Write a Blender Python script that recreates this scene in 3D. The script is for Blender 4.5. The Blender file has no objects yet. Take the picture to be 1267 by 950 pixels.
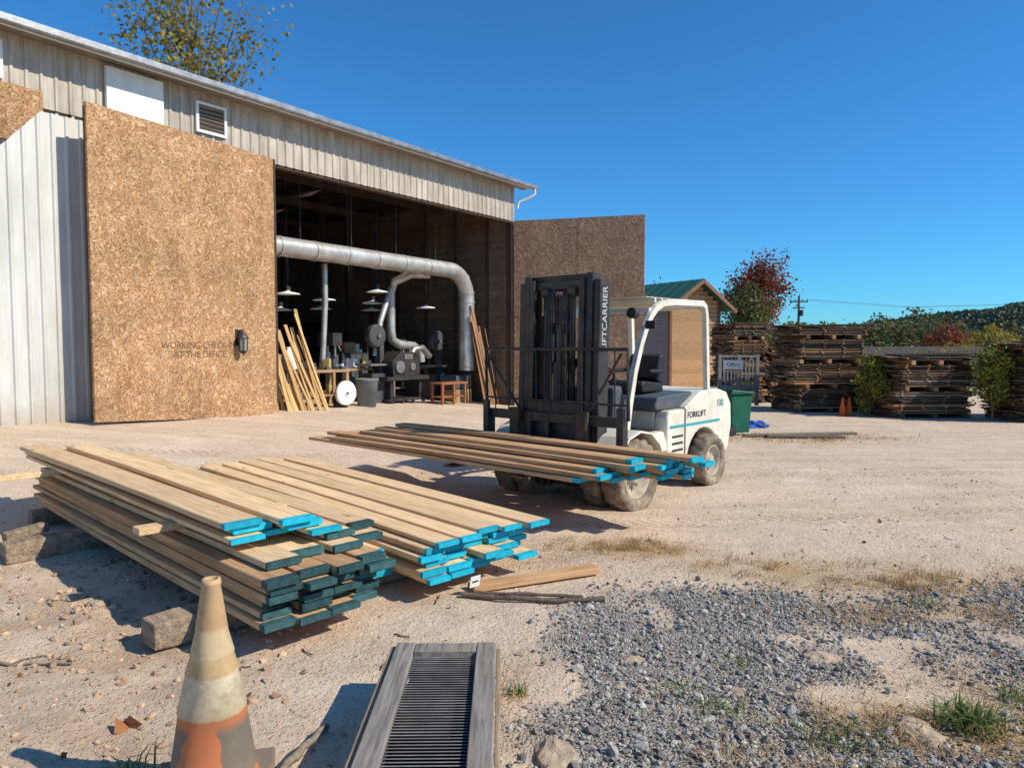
import bpy, math, random, bmesh
import numpy as np
from mathutils import Vector, Matrix, Euler, noise as mnoise
random.seed(7); RNG=np.random.default_rng(11)
sc=bpy.context.scene
sc.view_settings.view_transform='Standard'; sc.view_settings.look='None'
sc.view_settings.exposure=0; sc.view_settings.gamma=1
R=math.radians
# ------------------------------------------------------------------ helpers
def vn(x,y,seed=0):
    x=np.asarray(x,float); y=np.asarray(y,float)
    xi=np.floor(x); yi=np.floor(y); fx=x-xi; fy=y-yi
    fx=fx*fx*(3-2*fx); fy=fy*fy*(3-2*fy)
    def h(a,b):
        v=np.sin(a*127.1+b*311.7+seed*74.7)*43758.5453
        return v-np.floor(v)
    return (h(xi,yi)*(1-fx)+h(xi+1,yi)*fx)*(1-fy)+(h(xi,yi+1)*(1-fx)+h(xi+1,yi+1)*fx)*fy
def sst(v,a,b):
    t=np.clip((np.asarray(v,float)-a)/(b-a),0,1); return t*t*(3-2*t)
RUTS=((8.9,.12,0),(10.3,.12,1),(6.25,.30,2),(7.5,.22,3))
def gz(x,y):
    x=np.asarray(x,float); y=np.asarray(y,float)
    z=sst(y,5.5,11)*(-.07*np.clip(x,-9,0))-.010*np.clip(y-3,0,18)-.05*sst(x,.5,2.0)
    far=1-sst(np.hypot(x,y),40,120)
    z=z*far-.25*(1-far)
    near=1-sst(np.hypot(x,y),14,30)
    z=z+near*(.035*(vn(x/1.3,y/1.3,1)-.5)+.018*(vn(x/.33,y/.33,2)-.5)+.009*(vn(x/.11,y/.11,3)-.5))
    clod=sst(-x,.9,1.6)*(1-sst(y,4.6,5.6))
    z=z+clod*(.05*(vn(x/.28,y/.28,12)-.5)+.025*(vn(x/.09,y/.09,13)-.5))
    for (c,a,k) in RUTS:
        d=y-(c+a*x+.25*np.sin(x*.5+k))
        z=z-.022*np.exp(-(d/.16)**2)*near+.012*np.exp(-((d-.25)/.1)**2)*near
    return z
def blobs(x,y,L):
    d=np.zeros_like(np.asarray(x,float))
    for (cx,cy,rx,ry,a) in L:
        d=np.maximum(d,a*np.exp(-(((x-cx)/rx)**2+((y-cy)/ry)**2)))
    return d
GR=[(1.0,5.75,.7,.30,1.0),(1.9,5.30,.8,.32,.9),(2.7,5.0,.8,.35,1.0),(2.3,4.45,.6,.24,.8),(3.2,4.4,.6,.26,.85),(2.0,3.02,.7,.28,1.1),(1.15,2.75,.4,.18,.8),(2.5,3.5,.6,.25,.8),(3.9,5.0,.8,.4,.7),(5.3,13.6,1.7,.7,.8),(3.5,11.5,.9,.3,.2),(.1,5.4,.5,.18,.4),(-.02,3.3,.10,.5,.3),(3.3,3.9,.5,.2,.5)]
def fgrass(x,y): return np.clip(blobs(x,y,GR)*(.25+1.2*vn(x/.35,y/.35,5)),0,1)
def fgravel(x,y):
    m=sst(x-.25*(y-3.4),-.15,.45)*(1-sst(y-.12*x,4.2,5.0))
    n=.5*vn(x/.7,y/.7,8)+.5*vn(x/.22,y/.22,9)
    return np.clip(m*(-.02+1.9*n)-.9*blobs(x,y,[(1.75,3.95,.38,.16,1),(1.6,3.3,.45,.15,1),(.35,3.3,.3,.3,.6),(2.6,4.0,.4,.15,.7)])-.35*fgrass(x,y),0,1)

class NT:
    def __init__(s,name):
        s.m=bpy.data.materials.new(name); s.m.use_nodes=True
        s.t=s.m.node_tree; s.t.nodes.clear()
        s.out=s.n('ShaderNodeOutputMaterial'); s.b=s.n('ShaderNodeBsdfPrincipled')
        s.l(s.b.outputs[0],s.out.inputs[0])
        s.tc=s.n('ShaderNodeTexCoord')
    def n(s,t,**k):
        q=s.t.nodes.new(t)
        for a,b in k.items(): setattr(q,a,b)
        return q
    def l(s,a,b): s.t.links.new(a,b)
    def mapping(s,scale=(1,1,1),rot=(0,0,0),src=None,vt='POINT'):
        q=s.n('ShaderNodeMapping',vector_type=vt); q.inputs['Scale'].default_value=scale; q.inputs['Rotation'].default_value=rot
        s.l(src or s.tc.outputs['Object'],q.inputs['Vector']); return q.outputs[0]
    def noise(s,scale,vec=None,detail=6,rough=.6,dist=0):
        q=s.n('ShaderNodeTexNoise'); q.inputs['Scale'].default_value=scale; q.inputs['Detail'].default_value=detail
        q.inputs['Roughness'].default_value=rough; q.inputs['Distortion'].default_value=dist
        s.l(vec or s.tc.outputs['Object'],q.inputs['Vector']); return q.outputs[0]
    def ramp(s,fac,stops):
        q=s.n('ShaderNodeValToRGB'); e=q.color_ramp.elements
        while len(e)<len(stops): e.new(.5)
        for i,(p,c) in enumerate(stops):
            e[i].position=p; e[i].color=tuple(c)[:3]+(1,) if hasattr(c,'__len__') else (c,c,c,1)
        s.l(fac,q.inputs[0]); return q.outputs[0]
    def mix(s,f,a,b,bt='MIX'):
        q=s.n('ShaderNodeMixRGB',blend_type=bt)
        for i,v in ((0,f),(1,a),(2,b)):
            if hasattr(v,'links'): s.l(v,q.inputs[i])
            elif i==0: q.inputs[0].default_value=v
            else: q.inputs[i].default_value=tuple(v[:3])+(1,)
        return q.outputs[0]
    def math(s,op,a,b=0.0):
        q=s.n('ShaderNodeMath',operation=op)
        for i,v in ((0,a),(1,b)):
            if hasattr(v,'links'): s.l(v,q.inputs[i])
            else: q.inputs[i].default_value=v
        return q.outputs[0]
    def island(s):
        return s.n('ShaderNodeNewGeometry').outputs['Random Per Island']
    def bump(s,h,st=.3,dist=.01):
        q=s.n('ShaderNodeBump'); q.inputs['Strength'].default_value=st; q.inputs['Distance'].default_value=dist
        s.l(h,q.inputs['Height']); s.l(q.outputs[0],s.b.inputs['Normal'])
    def fin(s,col,rough=.8,metal=0,spec=.3):
        if hasattr(col,'links'): s.l(col,s.b.inputs['Base Color'])
        else: s.b.inputs['Base Color'].default_value=tuple(col[:3])+(1,)
        if hasattr(rough,'links'): s.l(rough,s.b.inputs['Roughness'])
        else: s.b.inputs['Roughness'].default_value=rough
        s.b.inputs['Metallic'].default_value=metal
        s.b.inputs['Specular IOR Level'].default_value=spec
        return s.m
def mat(name,c1,c2=None,scl=6,st=(1,1,1),rough=.8,metal=0,bump=.2,bsc=None,isl=0,spec=.3,dirt=None,dsc=2,damt=.5,bd=.01):
    t=NT(name); c2=c2 or tuple(c*.75 for c in c1)
    v=t.mapping(st); nz=t.noise(scl,v,6)
    col=t.ramp(nz,[(.35,c1),(.65,c2)])
    if isl:
        r=t.island(); m=t.math('MULTIPLY_ADD',r,2*isl); m.node.inputs[2].default_value=1-isl
        cc=t.n('ShaderNodeCombineColor'); [t.l(m,cc.inputs[i]) for i in range(3)]
        col=t.mix(1,col,cc.outputs[0],'MULTIPLY')
    if dirt:
        d=t.ramp(t.noise(dsc,None,8,.7),[(.5-.18*damt,0.0),(.8-.2*damt,1.0)])
        col=t.mix(t.math('MULTIPLY',d,min(1,damt*1.4)),col,dirt)
    if bump: t.bump(t.noise(bsc or scl*3,v,5),bump,bd)
    return t.fin(col,rough,metal,spec)

class MB:
    def __init__(s): s.V=[];s.F=[];s.M=[];s.S=[]
    def add(s,V,F,m=0,sm=False,T=None):
        o=len(s.V)
        s.V+= [tuple(T@Vector(v)) if T is not None else tuple(v) for v in V]
        s.F+=[tuple(i+o for i in f) for f in F]; s.M+=[m]*len(F) if not isinstance(m,list) else m
        s.S+=[sm]*len(F); return s
    def box(s,c,d,m=0,rot=None,T=None):
        x,y,z=[q/2 for q in d]
        V=[Vector(p) for p in ((-x,-y,-z),(x,-y,-z),(x,y,-z),(-x,y,-z),(-x,-y,z),(x,-y,z),(x,y,z),(-x,y,z))]
        if rot: e=Euler(rot).to_matrix(); V=[e@v for v in V]
        V=[v+Vector(c) for v in V]
        return s.add(V,[(0,3,2,1),(4,5,6,7),(0,1,5,4),(1,2,6,5),(2,3,7,6),(3,0,4,7)],m,False,T)
    def bx(s,a,b,m=0): # min / max corners
        return s.box([(p+q)/2 for p,q in zip(a,b)],[abs(q-p) for p,q in zip(a,b)],m)
    def tube(s,P,r,n=10,m=0,cap=True,sm=True):
        P=[Vector(p) for p in P]; rs=r if hasattr(r,'__len__') else [r]*len(P)
        V=[];F=[]; up=None
        for i,p in enumerate(P):
            d=((P[min(i+1,len(P)-1)]-P[max(i-1,0)])).normalized()
            if up is None:
                up=Vector((0,0,1)) if abs(d.z)<.9 else Vector((1,0,0))
            a=(up-d*up.dot(d)).normalized(); b=d.cross(a); up=a
            for k in range(n):
                t=2*math.pi*k/n; V.append(p+a*math.cos(t)*rs[i]+b*math.sin(t)*rs[i])
        for i in range(len(P)-1):
            for k in range(n):
                k2=(k+1)%n; F.append((i*n+k,i*n+k2,(i+1)*n+k2,(i+1)*n+k))
        s.add(V,F,m,sm)
        if cap:
            s.add(V[:n],[tuple(range(n))[::-1]],m); s.add(V[-n:],[tuple(range(n))],m)
        return s
    def cyl(s,a,b,r,r2=None,n=14,m=0): return s.tube([a,b],[r,r if r2 is None else r2],n,m)
    def prism(s,poly,lo,hi,m=0): # poly in x,z ; extruded along y
        n=len(poly); V=[(p[0],lo,p[1]) for p in poly]+[(p[0],hi,p[1]) for p in poly]
        F=[tuple(range(n)),tuple(range(2*n-1,n-1,-1))]+[(i,i+n,(i+1)%n+n,(i+1)%n) for i in range(n)]
        return s.add(V,F,m)
    def lathe(s,prof,T,n=24,m=0,mod=None,sm=True):
        V=[];F=[]
        for i,(r,h) in enumerate(prof):
            for k in range(n):
                t=2*math.pi*k/n; rr=r*(mod(i,k) if mod else 1)
                V.append((rr*math.cos(t),rr*math.sin(t),h))
        for i in range(len(prof)-1):
            for k in range(n):
                k2=(k+1)%n; F.append((i*n+k,i*n+k2,(i+1)*n+k2,(i+1)*n+k))
        return s.add(V,F,m,sm,T)
    def obj(s,name,mats,parent=None,bevel=0,loc=None,rotz=None,seg=2):
        me=bpy.data.meshes.new(name); me.from_pydata(s.V,[],s.F)
        for q in (mats if isinstance(mats,(list,tuple)) else [mats]): me.materials.append(q)
        me.polygons.foreach_set('material_index',s.M); me.polygons.foreach_set('use_smooth',s.S); me.update()
        o=bpy.data.objects.new(name,me); sc.collection.objects.link(o)
        if parent: o.parent=parent
        if loc: o.location=loc
        if rotz is not None: o.rotation_euler=(0,0,rotz)
        if bevel:
            b=o.modifiers.new('bevel','BEVEL'); b.width=bevel; b.segments=seg; b.limit_method='ANGLE'; b.angle_limit=R(40)
        return o
def empty(name,loc=(0,0,0),rz=0):
    o=bpy.data.objects.new(name,None); o.location=loc; o.rotation_euler=(0,0,rz); sc.collection.objects.link(o); return o
def npmesh(name,V,F,mats,smooth=False,parent=None,mi=None):
    V=np.asarray(V,np.float32); F=np.asarray(F,np.int32); k=F.shape[1]
    me=bpy.data.meshes.new(name); me.vertices.add(len(V)); me.vertices.foreach_set('co',V.ravel())
    me.loops.add(F.size); me.loops.foreach_set('vertex_index',F.ravel())
    me.polygons.add(len(F)); me.polygons.foreach_set('loop_start',np.arange(len(F),dtype=np.int32)*k)
    me.polygons.foreach_set('use_smooth',np.full(len(F),smooth))
    for q in (mats if isinstance(mats,(list,tuple)) else [mats]): me.materials.append(q)
    me.update(calc_edges=True); me.validate()
    o=bpy.data.objects.new(name,me); sc.collection.objects.link(o)
    if parent: o.parent=parent
    return o
def randrot(n):
    q=RNG.normal(size=(n,4)); q/=np.linalg.norm(q,axis=1)[:,None]; w,x,y,z=q.T
    return np.stack([1-2*(y*y+z*z),2*(x*y-z*w),2*(x*z+y*w),2*(x*y+z*w),1-2*(x*x+z*z),2*(y*z-x*w),2*(x*z-y*w),2*(y*z+x*w),1-2*(x*x+y*y)],1).reshape(n,3,3)
def leaves_arr(C,size):
    n=len(C); M=randrot(n); s=size*(.6+.8*RNG.random(n))
    T=np.array([(-.5,0,0),(0,-.32,.06),(.5,0,0),(0,.32,.06)])
    V=np.einsum('nij,kj->nki',M,T)*s[:,None,None]+C[:,None,:]
    F=np.arange(4*n).reshape(n,4); return V.reshape(-1,3),F
def ico():
    t=(1+5**.5)/2
    V=np.array([(-1,t,0),(1,t,0),(-1,-t,0),(1,-t,0),(0,-1,t),(0,1,t),(0,-1,-t),(0,1,-t),(t,0,-1),(t,0,1),(-t,0,-1),(-t,0,1)],float)
    V/=np.linalg.norm(V[0])
    F=np.array([(0,11,5),(0,5,1),(0,1,7),(0,7,10),(0,10,11),(1,5,9),(5,11,4),(11,10,2),(10,7,6),(7,1,8),(3,9,4),(3,4,2),(3,2,6),(3,6,8),(3,8,9),(4,9,5),(2,4,11),(6,2,10),(8,6,7),(9,8,1)])
    return V,F
def stones(name,X,Y,S,m,sink=.3):
    V0,F0=ico(); n=len(X); M=randrot(n)
    J=1+.28*RNG.normal(size=(n,12,1)).clip(-1.3,1.3)
    D=np.stack([.8+.6*RNG.random(n),.7+.5*RNG.random(n),.5+.4*RNG.random(n)],1)
    V=V0[None]*J; V=np.einsum('nij,nkj->nki',M,V*D[:,None,:])*S[:,None,None]
    V[:,:,2]*=.8
    Z=gz(X,Y)+S*sink
    V+=np.stack([X,Y,Z],1)[:,None,:]
    F=(F0[None]+12*np.arange(n)[:,None,None]).reshape(-1,3)
    return npmesh(name,V.reshape(-1,3),F,m)
# ------------------------------------------------------------------ world, sun, camera
SUN=Vector((.95,-.31,0)).normalized(); EL=R(40)
w=bpy.data.worlds.new("World"); sc.world=w; w.use_nodes=True
nt=w.node_tree; nt.nodes.clear()
sky=nt.nodes.new('ShaderNodeTexSky'); sky.sky_type='NISHITA'; sky.sun_disc=False
sky.sun_elevation=EL; sky.sun_rotation=math.atan2(SUN.x,SUN.y); sky.air_density=1.0; sky.dust_density=.2; sky.ozone_density=3.5; sky.altitude=600
ml=nt.nodes.new('ShaderNodeMixRGB'); ml.blend_type='MULTIPLY'; ml.inputs[0].default_value=1; ml.inputs[2].default_value=(.36,1.02,1.47,1)
bg=nt.nodes.new('ShaderNodeBackground'); bg.inputs[1].default_value=.105
wo=nt.nodes.new('ShaderNodeOutputWorld')
nt.links.new(sky.outputs[0],ml.inputs[1]); nt.links.new(ml.outputs[0],bg.inputs[0]); nt.links.new(bg.outputs[0],wo.inputs[0])
sl=bpy.data.lights.new('sun','SUN'); sl.energy=5.0; sl.angle=R(.5); sl.color=(1,.92,.79)
so=bpy.data.objects.new('sun',sl); sc.collection.objects.link(so); so.location=(20,-8,20)
tos=Vector((SUN.x*math.cos(EL),SUN.y*math.cos(EL),math.sin(EL)))
so.rotation_euler=tos.to_track_quat('Z','Y').to_euler()
cd=bpy.data.cameras.new('camera'); cd.sensor_width=36; cd.lens=25.57; cd.clip_end=5000; cd.clip_start=.05
co=bpy.data.objects.new('camera',cd); sc.collection.objects.link(co); co.location=(0,0,1.6); co.rotation_euler=(R(90-3.12),0,0); sc.camera=co
# ------------------------------------------------------------------ materials
def m_ground():
    t=NT('dirt'); a=t.n('ShaderNodeAttribute',attribute_name='gravel').outputs['Fac']; g=t.n('ShaderNodeAttribute',attribute_name='grass').outputs['Fac']; cl=t.n('ShaderNodeAttribute',attribute_name='clod').outputs['Fac']
    n1=t.noise(.35,None,8,.65); n2=t.noise(2.2,None,8,.65); n3=t.noise(30,None,6,.7); n4=t.noise(140,None,3,.7)
    c=t.ramp(n1,[(.35,(.76,.60,.45)),(.52,(.68,.52,.37)),(.68,(.80,.66,.51))])
    c=t.mix(t.ramp(n2,[(.48,0.0),(.72,.55)]),c,(.50,.35,.23))
    c=t.mix(t.ramp(n3,[(.42,.0),(.75,.6)]),c,(.84,.71,.56))
    c=t.mix(t.ramp(n4,[(.5,.0),(.72,.5)]),c,(.34,.24,.165))
    st=t.ramp(t.noise(1.0,t.mapping((.25,3.2,1),(0,0,R(-10))),7,.6,.4),[(.47,0.0),(.66,.45)])
    c=t.mix(st,c,(.50,.365,.24))
    c=t.mix(t.math('MULTIPLY',cl,t.ramp(n2,[(.35,.15),(.6,.75)])),c,(.42,.29,.185))
    s=t.n('ShaderNodeSeparateXYZ'); t.l(t.tc.outputs['Object'],s.inputs[0]); x,y=s.outputs[0],s.outputs[1]; tread=None
    for (cc,aa,k) in RUTS[:3]:
        w_=t.math('MULTIPLY',t.math('SINE',t.math('ADD',t.math('MULTIPLY',x,.5),float(k))),.25)
        d=t.math('ABSOLUTE',t.math('SUBTRACT',y,t.math('ADD',t.math('ADD',t.math('MULTIPLY',x,aa),cc),w_)))
        m=t.ramp(d,[(.12,1.0),(.16,0.0)])
        sn=t.math('SINE',t.math('ADD',t.math('MULTIPLY',x,48.0),t.math('MULTIPLY',d,55.0)))
        q=t.math('MULTIPLY',m,t.math('GREATER_THAN',sn,.1)); tread=q if tread is None else t.math('MAXIMUM',tread,q)
    tread=t.math('MULTIPLY',tread,t.ramp(t.noise(1.3,None,5,.7),[(.38,0.0),(.56,1.0)]))
    c=t.mix(t.math('MULTIPLY',tread,.55),c,(.42,.30,.20))
    v=t.n('ShaderNodeTexVoronoi'); v.inputs['Scale'].default_value=42; t.l(t.tc.outputs['Object'],v.inputs['Vector'])
    peb=t.ramp(v.outputs['Distance'],[(.18,1.0),(.30,0.0)])
    sel=t.ramp(v.outputs['Color'],[(.62,0.0),(.7,.8)])
    c=t.mix(t.math('MULTIPLY',peb,sel),c,t.ramp(v.outputs['Color'],[(.3,(.3,.26,.21)),(.9,(.60,.53,.44))]))
    gv=t.ramp(t.math('ADD',a,t.math('MULTIPLY',t.math('SUBTRACT',n2,.5),.8)),[(.2,0.0),(.7,1.0)])
    v2=t.n('ShaderNodeTexVoronoi'); v2.inputs['Scale'].default_value=85; t.l(t.tc.outputs['Object'],v2.inputs['Vector'])
    c=t.mix(t.math('MULTIPLY',gv,.8),c,t.ramp(v2.outputs['Color'],[(.2,(.19,.17,.145)),(.55,(.30,.27,.235)),(.85,(.44,.41,.36))]))
    c=t.mix(t.math('MULTIPLY',g,.85),c,t.ramp(n3,[(.35,(.36,.22,.10)),(.65,(.54,.38,.20))]))
    h=t.math('ADD',t.math('MULTIPLY',n3,1.0),t.math('MULTIPLY',peb,.5)); h=t.math('ADD',h,t.math('MULTIPLY',n2,3.0))
    h=t.math('ADD',h,t.math('MULTIPLY',t.math('SUBTRACT',1.0,v2.outputs['Distance']),gv)); h=t.math('SUBTRACT',h,t.math('MULTIPLY',tread,.8))
    t.bump(h,.85,.02); return t.fin(c,.95,0,.10)
def m_osb(name,cols,dirty=.4,dark=(.07,.045,.03)):
    t=NT(name); nz=t.n('ShaderNodeTexNoise'); nz.inputs['Scale'].default_value=5; t.l(t.tc.outputs['Object'],nz.inputs['Vector'])
    va=t.n('ShaderNodeVectorMath',operation='MULTIPLY_ADD'); t.l(nz.outputs['Color'],va.inputs[0]); va.inputs[1].default_value=(.08,)*3; t.l(t.tc.outputs['Object'],va.inputs[2])
    def vor(rot,s):
        q=t.n('ShaderNodeTexVoronoi'); q.inputs['Scale'].default_value=1
        t.l(t.mapping((2.6/s,1e3,1/s),(0,rot,0),va.outputs[0],'TEXTURE'),q.inputs['Vector']); return q
    a=vor(.35,21); b=vor(-.75,24); c3=vor(1.45,27)
    def cc(q): return t.ramp(q.outputs['Color'],[(.15,cols[0]),(.5,cols[1]),(.85,cols[2])])
    sel=t.ramp(t.noise(12,None,2),[(.48,0.0),(.51,1.0)]); sel2=t.ramp(t.noise(12,t.mapping((1,1,1),(.3,.5,.9)),2),[(.50,0.0),(.53,1.0)])
    c=t.mix(sel,cc(a),cc(b)); c=t.mix(sel2,c,cc(c3))
    c=t.mix(t.ramp(t.noise(.9,None,9,.7),[(.42,0.0),(.72,dirty)]),c,dark)
    c=t.mix(t.ramp(t.noise(36,None,4,.7),[(.51,0.0),(.61,.9)]),c,dark)
    c=t.mix(t.ramp(t.noise(1.1,t.mapping((3,1,.35)),6),[(.5,0.0),(.8,.35)]),c,(.55,.38,.22))
    t.bump(a.outputs['Distance'],.3,.01); return t.fin(c,.88,0,.15)
def m_wood(name,c1,c2,c3,isl=.18,dirt=.3,dc=(.30,.22,.15)):
    t=NT(name); r=t.island()
    off=t.n('ShaderNodeCombineXYZ'); t.l(t.math('MULTIPLY',r,37.0),off.inputs[0]); t.l(t.math('MULTIPLY',r,91.0),off.inputs[1])
    ad=t.n('ShaderNodeVectorMath',operation='ADD'); t.l(t.tc.outputs['Object'],ad.inputs[0]); t.l(off.outputs[0],ad.inputs[1])
    v=t.mapping((.8,14,14),(0,0,0),ad.outputs[0]); n=t.noise(3,v,7,.6,.6)
    c=t.ramp(n,[(.35,c1),(.5,c2),(.68,c3)])
    k=t.ramp(t.noise(7,t.mapping((.5,1.8,1.8),(0,0,0),ad.outputs[0]),2),[(.69,0.0),(.73,.7)])
    c=t.mix(k,c,tuple(q*.35 for q in c3))
    c=t.mix(t.ramp(t.noise(1.6,ad.outputs[0],7,.7),[(.45,0.0),(.75,dirt)]),c,dc)
    m=t.math('MULTIPLY_ADD',r,2*isl); m.node.inputs[2].default_value=1-isl
    q=t.n('ShaderNodeCombineColor'); t.l(m,q.inputs[0]); t.l(m,q.inputs[1]); t.l(t.math('MULTIPLY',m,.97),q.inputs[2])
    c=t.mix(1,c,q.outputs[0],'MULTIPLY'); t.bump(n,.25,.004); return t.fin(c,.85,0,.10)
def m_leaf(name,stops,nsc=.8,tr=.35):
    t=NT(name); r=t.island(); c=t.ramp(r,[(i/(len(stops)-1),s) for i,s in enumerate(stops)])
    d=t.ramp(t.noise(nsc,None,3),[(.35,.55),(.65,1.15)]); c=t.mix(1,c,d,'MULTIPLY')
    t.fin(c,.6,0,.3); tl=t.n('ShaderNodeBsdfTranslucent'); t.l(c,tl.inputs[0]); ms=t.n('ShaderNodeMixShader'); ms.inputs[0].default_value=tr
    t.l(t.b.outputs[0],ms.inputs[1]); t.l(tl.outputs[0],ms.inputs[2]); t.l(ms.outputs[0],t.out.inputs[0]); return t.m
def m_metal_wall(name,a,b,rust,amt):
    t=NT(name); c=t.ramp(t.noise(1.5,t.mapping((5,5,.5)),7,.65),[(.3,a),(.7,b)])
    c=t.mix(t.ramp(t.noise(2.0,t.mapping((4,4,.6)),9,.75),[(.5-.1*amt,0.0),(.8-.1*amt,min(1,amt))]),c,rust)
    c=t.mix(t.ramp(t.noise(.7,None,5),[(.45,0.0),(.75,.4)]),c,tuple(x*.5 for x in b))
    s=t.n('ShaderNodeSeparateXYZ'); t.l(t.tc.outputs['Object'],s.inputs[0]); z=t.math('ADD',s.outputs[2],t.math('MULTIPLY',t.noise(3,None,6,.7),-.8))
    c=t.mix(t.ramp(z,[(.0,.6),(.45,0.0)]),c,(.36,.26,.17))
    t.bump(t.noise(8,None,4),.1,.01); return t.fin(c,.55,.05,.35)
DIRT=m_ground()
OSB=m_osb('osb_board',((.58,.34,.165),(.40,.205,.09),(.74,.48,.27)),.5)
OSBD=m_osb('osb_weathered',((.62,.38,.23),(.40,.22,.125),(.74,.51,.34)),.45)
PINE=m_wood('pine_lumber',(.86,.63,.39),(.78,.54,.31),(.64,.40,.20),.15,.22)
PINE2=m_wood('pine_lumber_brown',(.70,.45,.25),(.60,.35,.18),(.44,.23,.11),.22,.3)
OLDW=m_wood('weathered_timber',(.30,.25,.20),(.22,.18,.14),(.13,.10,.08),.25,.6)
GREYW=m_wood('grey_timber',(.33,.30,.27),(.25,.225,.20),(.15,.13,.115),.12,.3)
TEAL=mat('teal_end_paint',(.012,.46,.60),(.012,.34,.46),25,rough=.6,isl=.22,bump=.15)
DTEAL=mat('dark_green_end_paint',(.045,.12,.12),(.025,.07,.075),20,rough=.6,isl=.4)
WMET=m_metal_wall('siding_metal',(.70,.69,.63),(.57,.56,.51),(.34,.25,.18),.35)
BMET=m_metal_wall('siding_metal_stained',(.64,.57,.47),(.47,.41,.33),(.24,.17,.11),.85)
GALV=mat('galvanised_duct',(.60,.60,.58),(.42,.42,.41),4,rough=.45,metal=.5,bump=.05,dirt=(.44,.34,.25),damt=.45)
WHITE=mat('white_trim_paint',(.84,.84,.80),(.72,.71,.66),5,rough=.55,bump=.05)
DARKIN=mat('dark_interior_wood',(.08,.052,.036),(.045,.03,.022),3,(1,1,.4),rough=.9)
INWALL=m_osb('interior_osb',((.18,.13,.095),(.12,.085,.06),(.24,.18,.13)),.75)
BLACK=mat('black_steel',(.022,.022,.024),(.045,.04,.036),6,rough=.5,metal=.2,bump=.08,spec=.4,dirt=(.14,.10,.07),dsc=5,damt=.35)
CREAM=mat('cream_paint',(.80,.77,.66),(.70,.66,.54),3,rough=.42,bump=.03,spec=.45,dirt=(.44,.33,.22),dsc=4,damt=.42)
GREY=mat('slate_plastic',(.075,.10,.12),(.05,.065,.08),5,rough=.5,bump=.05,dirt=(.3,.25,.2),dsc=5,damt=.25)
TYRE=mat('dusty_rubber',(.19,.145,.105),(.085,.07,.056),9,rough=.9,bump=.3,dirt=(.46,.35,.24),dsc=6,damt=.6)
RUSTY=mat('rusty_steel',(.11,.065,.04),(.05,.035,.028),8,rough=.8,bump=.3)
TSTR=mat('teal_stripe',(.05,.36,.40),(.04,.30,.34),3,rough=.4,bump=0)
INK=mat('black_ink',(.03,.03,.03),(.05,.045,.04),30,rough=.8,bump=0)
STEEL=mat('bare_steel',(.40,.40,.40),(.25,.25,.25),6,rough=.4,metal=.7)
ROOFM=mat('roof_metal_red',(.16,.06,.045),(.10,.045,.035),3,rough=.6)
# ------------------------------------------------------------------ ground
def build_ground():
    n=440; t=np.linspace(-1,1,n); k=8; a=2000/(math.exp(k)-1)
    gx=np.sign(t)*a*(np.exp(k*np.abs(t))-1)
    xs=gx+.3; ys=gx+3.2
    X,Y=np.meshgrid(xs,ys); Z=gz(X,Y)
    V=np.stack([X.ravel(),Y.ravel(),Z.ravel()],1)
    i=np.arange(n*n).reshape(n,n); F=np.stack([i[:-1,:-1],i[:-1,1:],i[1:,1:],i[1:,:-1]],-1).reshape(-1,4)
    o=npmesh('ground',V,F,DIRT,True)
    def fclod(x,y): return sst(-x,.7,1.6)*(1-sst(y,4.4,5.6))*.8
    for nm,f in (('gravel',fgravel),('grass',fgrass),('clod',fclod)):
        at=o.data.attributes.new(nm,'FLOAT','POINT'); at.data.foreach_set('value',f(X.ravel(),Y.ravel()).astype(np.float32))
build_ground()
GRAV=mat('gravel_stone',(.36,.34,.31),(.235,.215,.19),30,rough=.9,isl=.55,bump=.3)
PEB=mat('pebble_stone',(.54,.44,.34),(.40,.32,.24),30,rough=.9,isl=.4,bump=.3)
CLOD=mat('dirt_clod',(.54,.38,.25),(.40,.27,.175),30,rough=1,isl=.3,bump=.4)
def scatter(n,x0,x1,y0,y1,f):
    X=RNG.uniform(x0,x1,n); Y=RNG.uniform(y0,y1,n); k=RNG.random(n)<f(X,Y); return X[k],Y[k]
X,Y=scatter(56000,-.3,4.6,2.1,5.4,lambda x,y: fgravel(x,y)**1.1*.9)
stones('gravel',X,Y,.004+.011*RNG.random(len(X))**2.2+.012*(RNG.random(len(X))>.965),GRAV)
X,Y=scatter(16000,-5,6,2.1,10,lambda x,y: .2+.8*(vn(x/.5,y/.5,4)>.62))
stones('pebbles',X,Y,.003+.011*RNG.random(len(X))**3,PEB,.1)
X,Y=scatter(5500,-4.5,-.5,2.4,5.6,lambda x,y: sst(-x,.7,1.5)*(vn(x/.3,y/.3,6)))
stones('dirt_clods',X,Y,.005+.024*RNG.random(len(X))**3.5,CLOD,.1)
rk=[(.17,2.74,.09),(1.62,3.72,.07),(1.72,3.0,.08),(-2.75,4.5,.05),(-2.55,4.4,.06),(-2.35,4.35,.04),(-2.9,4.75,.05),(.05,3.7,.03),(.5,3.3,.025),(.9,4.1,.025),(-2.95,3.3,.03),(1.05,3.3,.03),(.62,3.62,.04),(1.45,3.75,.025)]
ROCK=mat('rock_stone',(.50,.38,.26),(.31,.23,.165),6,rough=.95,bump=.8,bsc=14,isl=.15,bd=.03)
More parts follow.
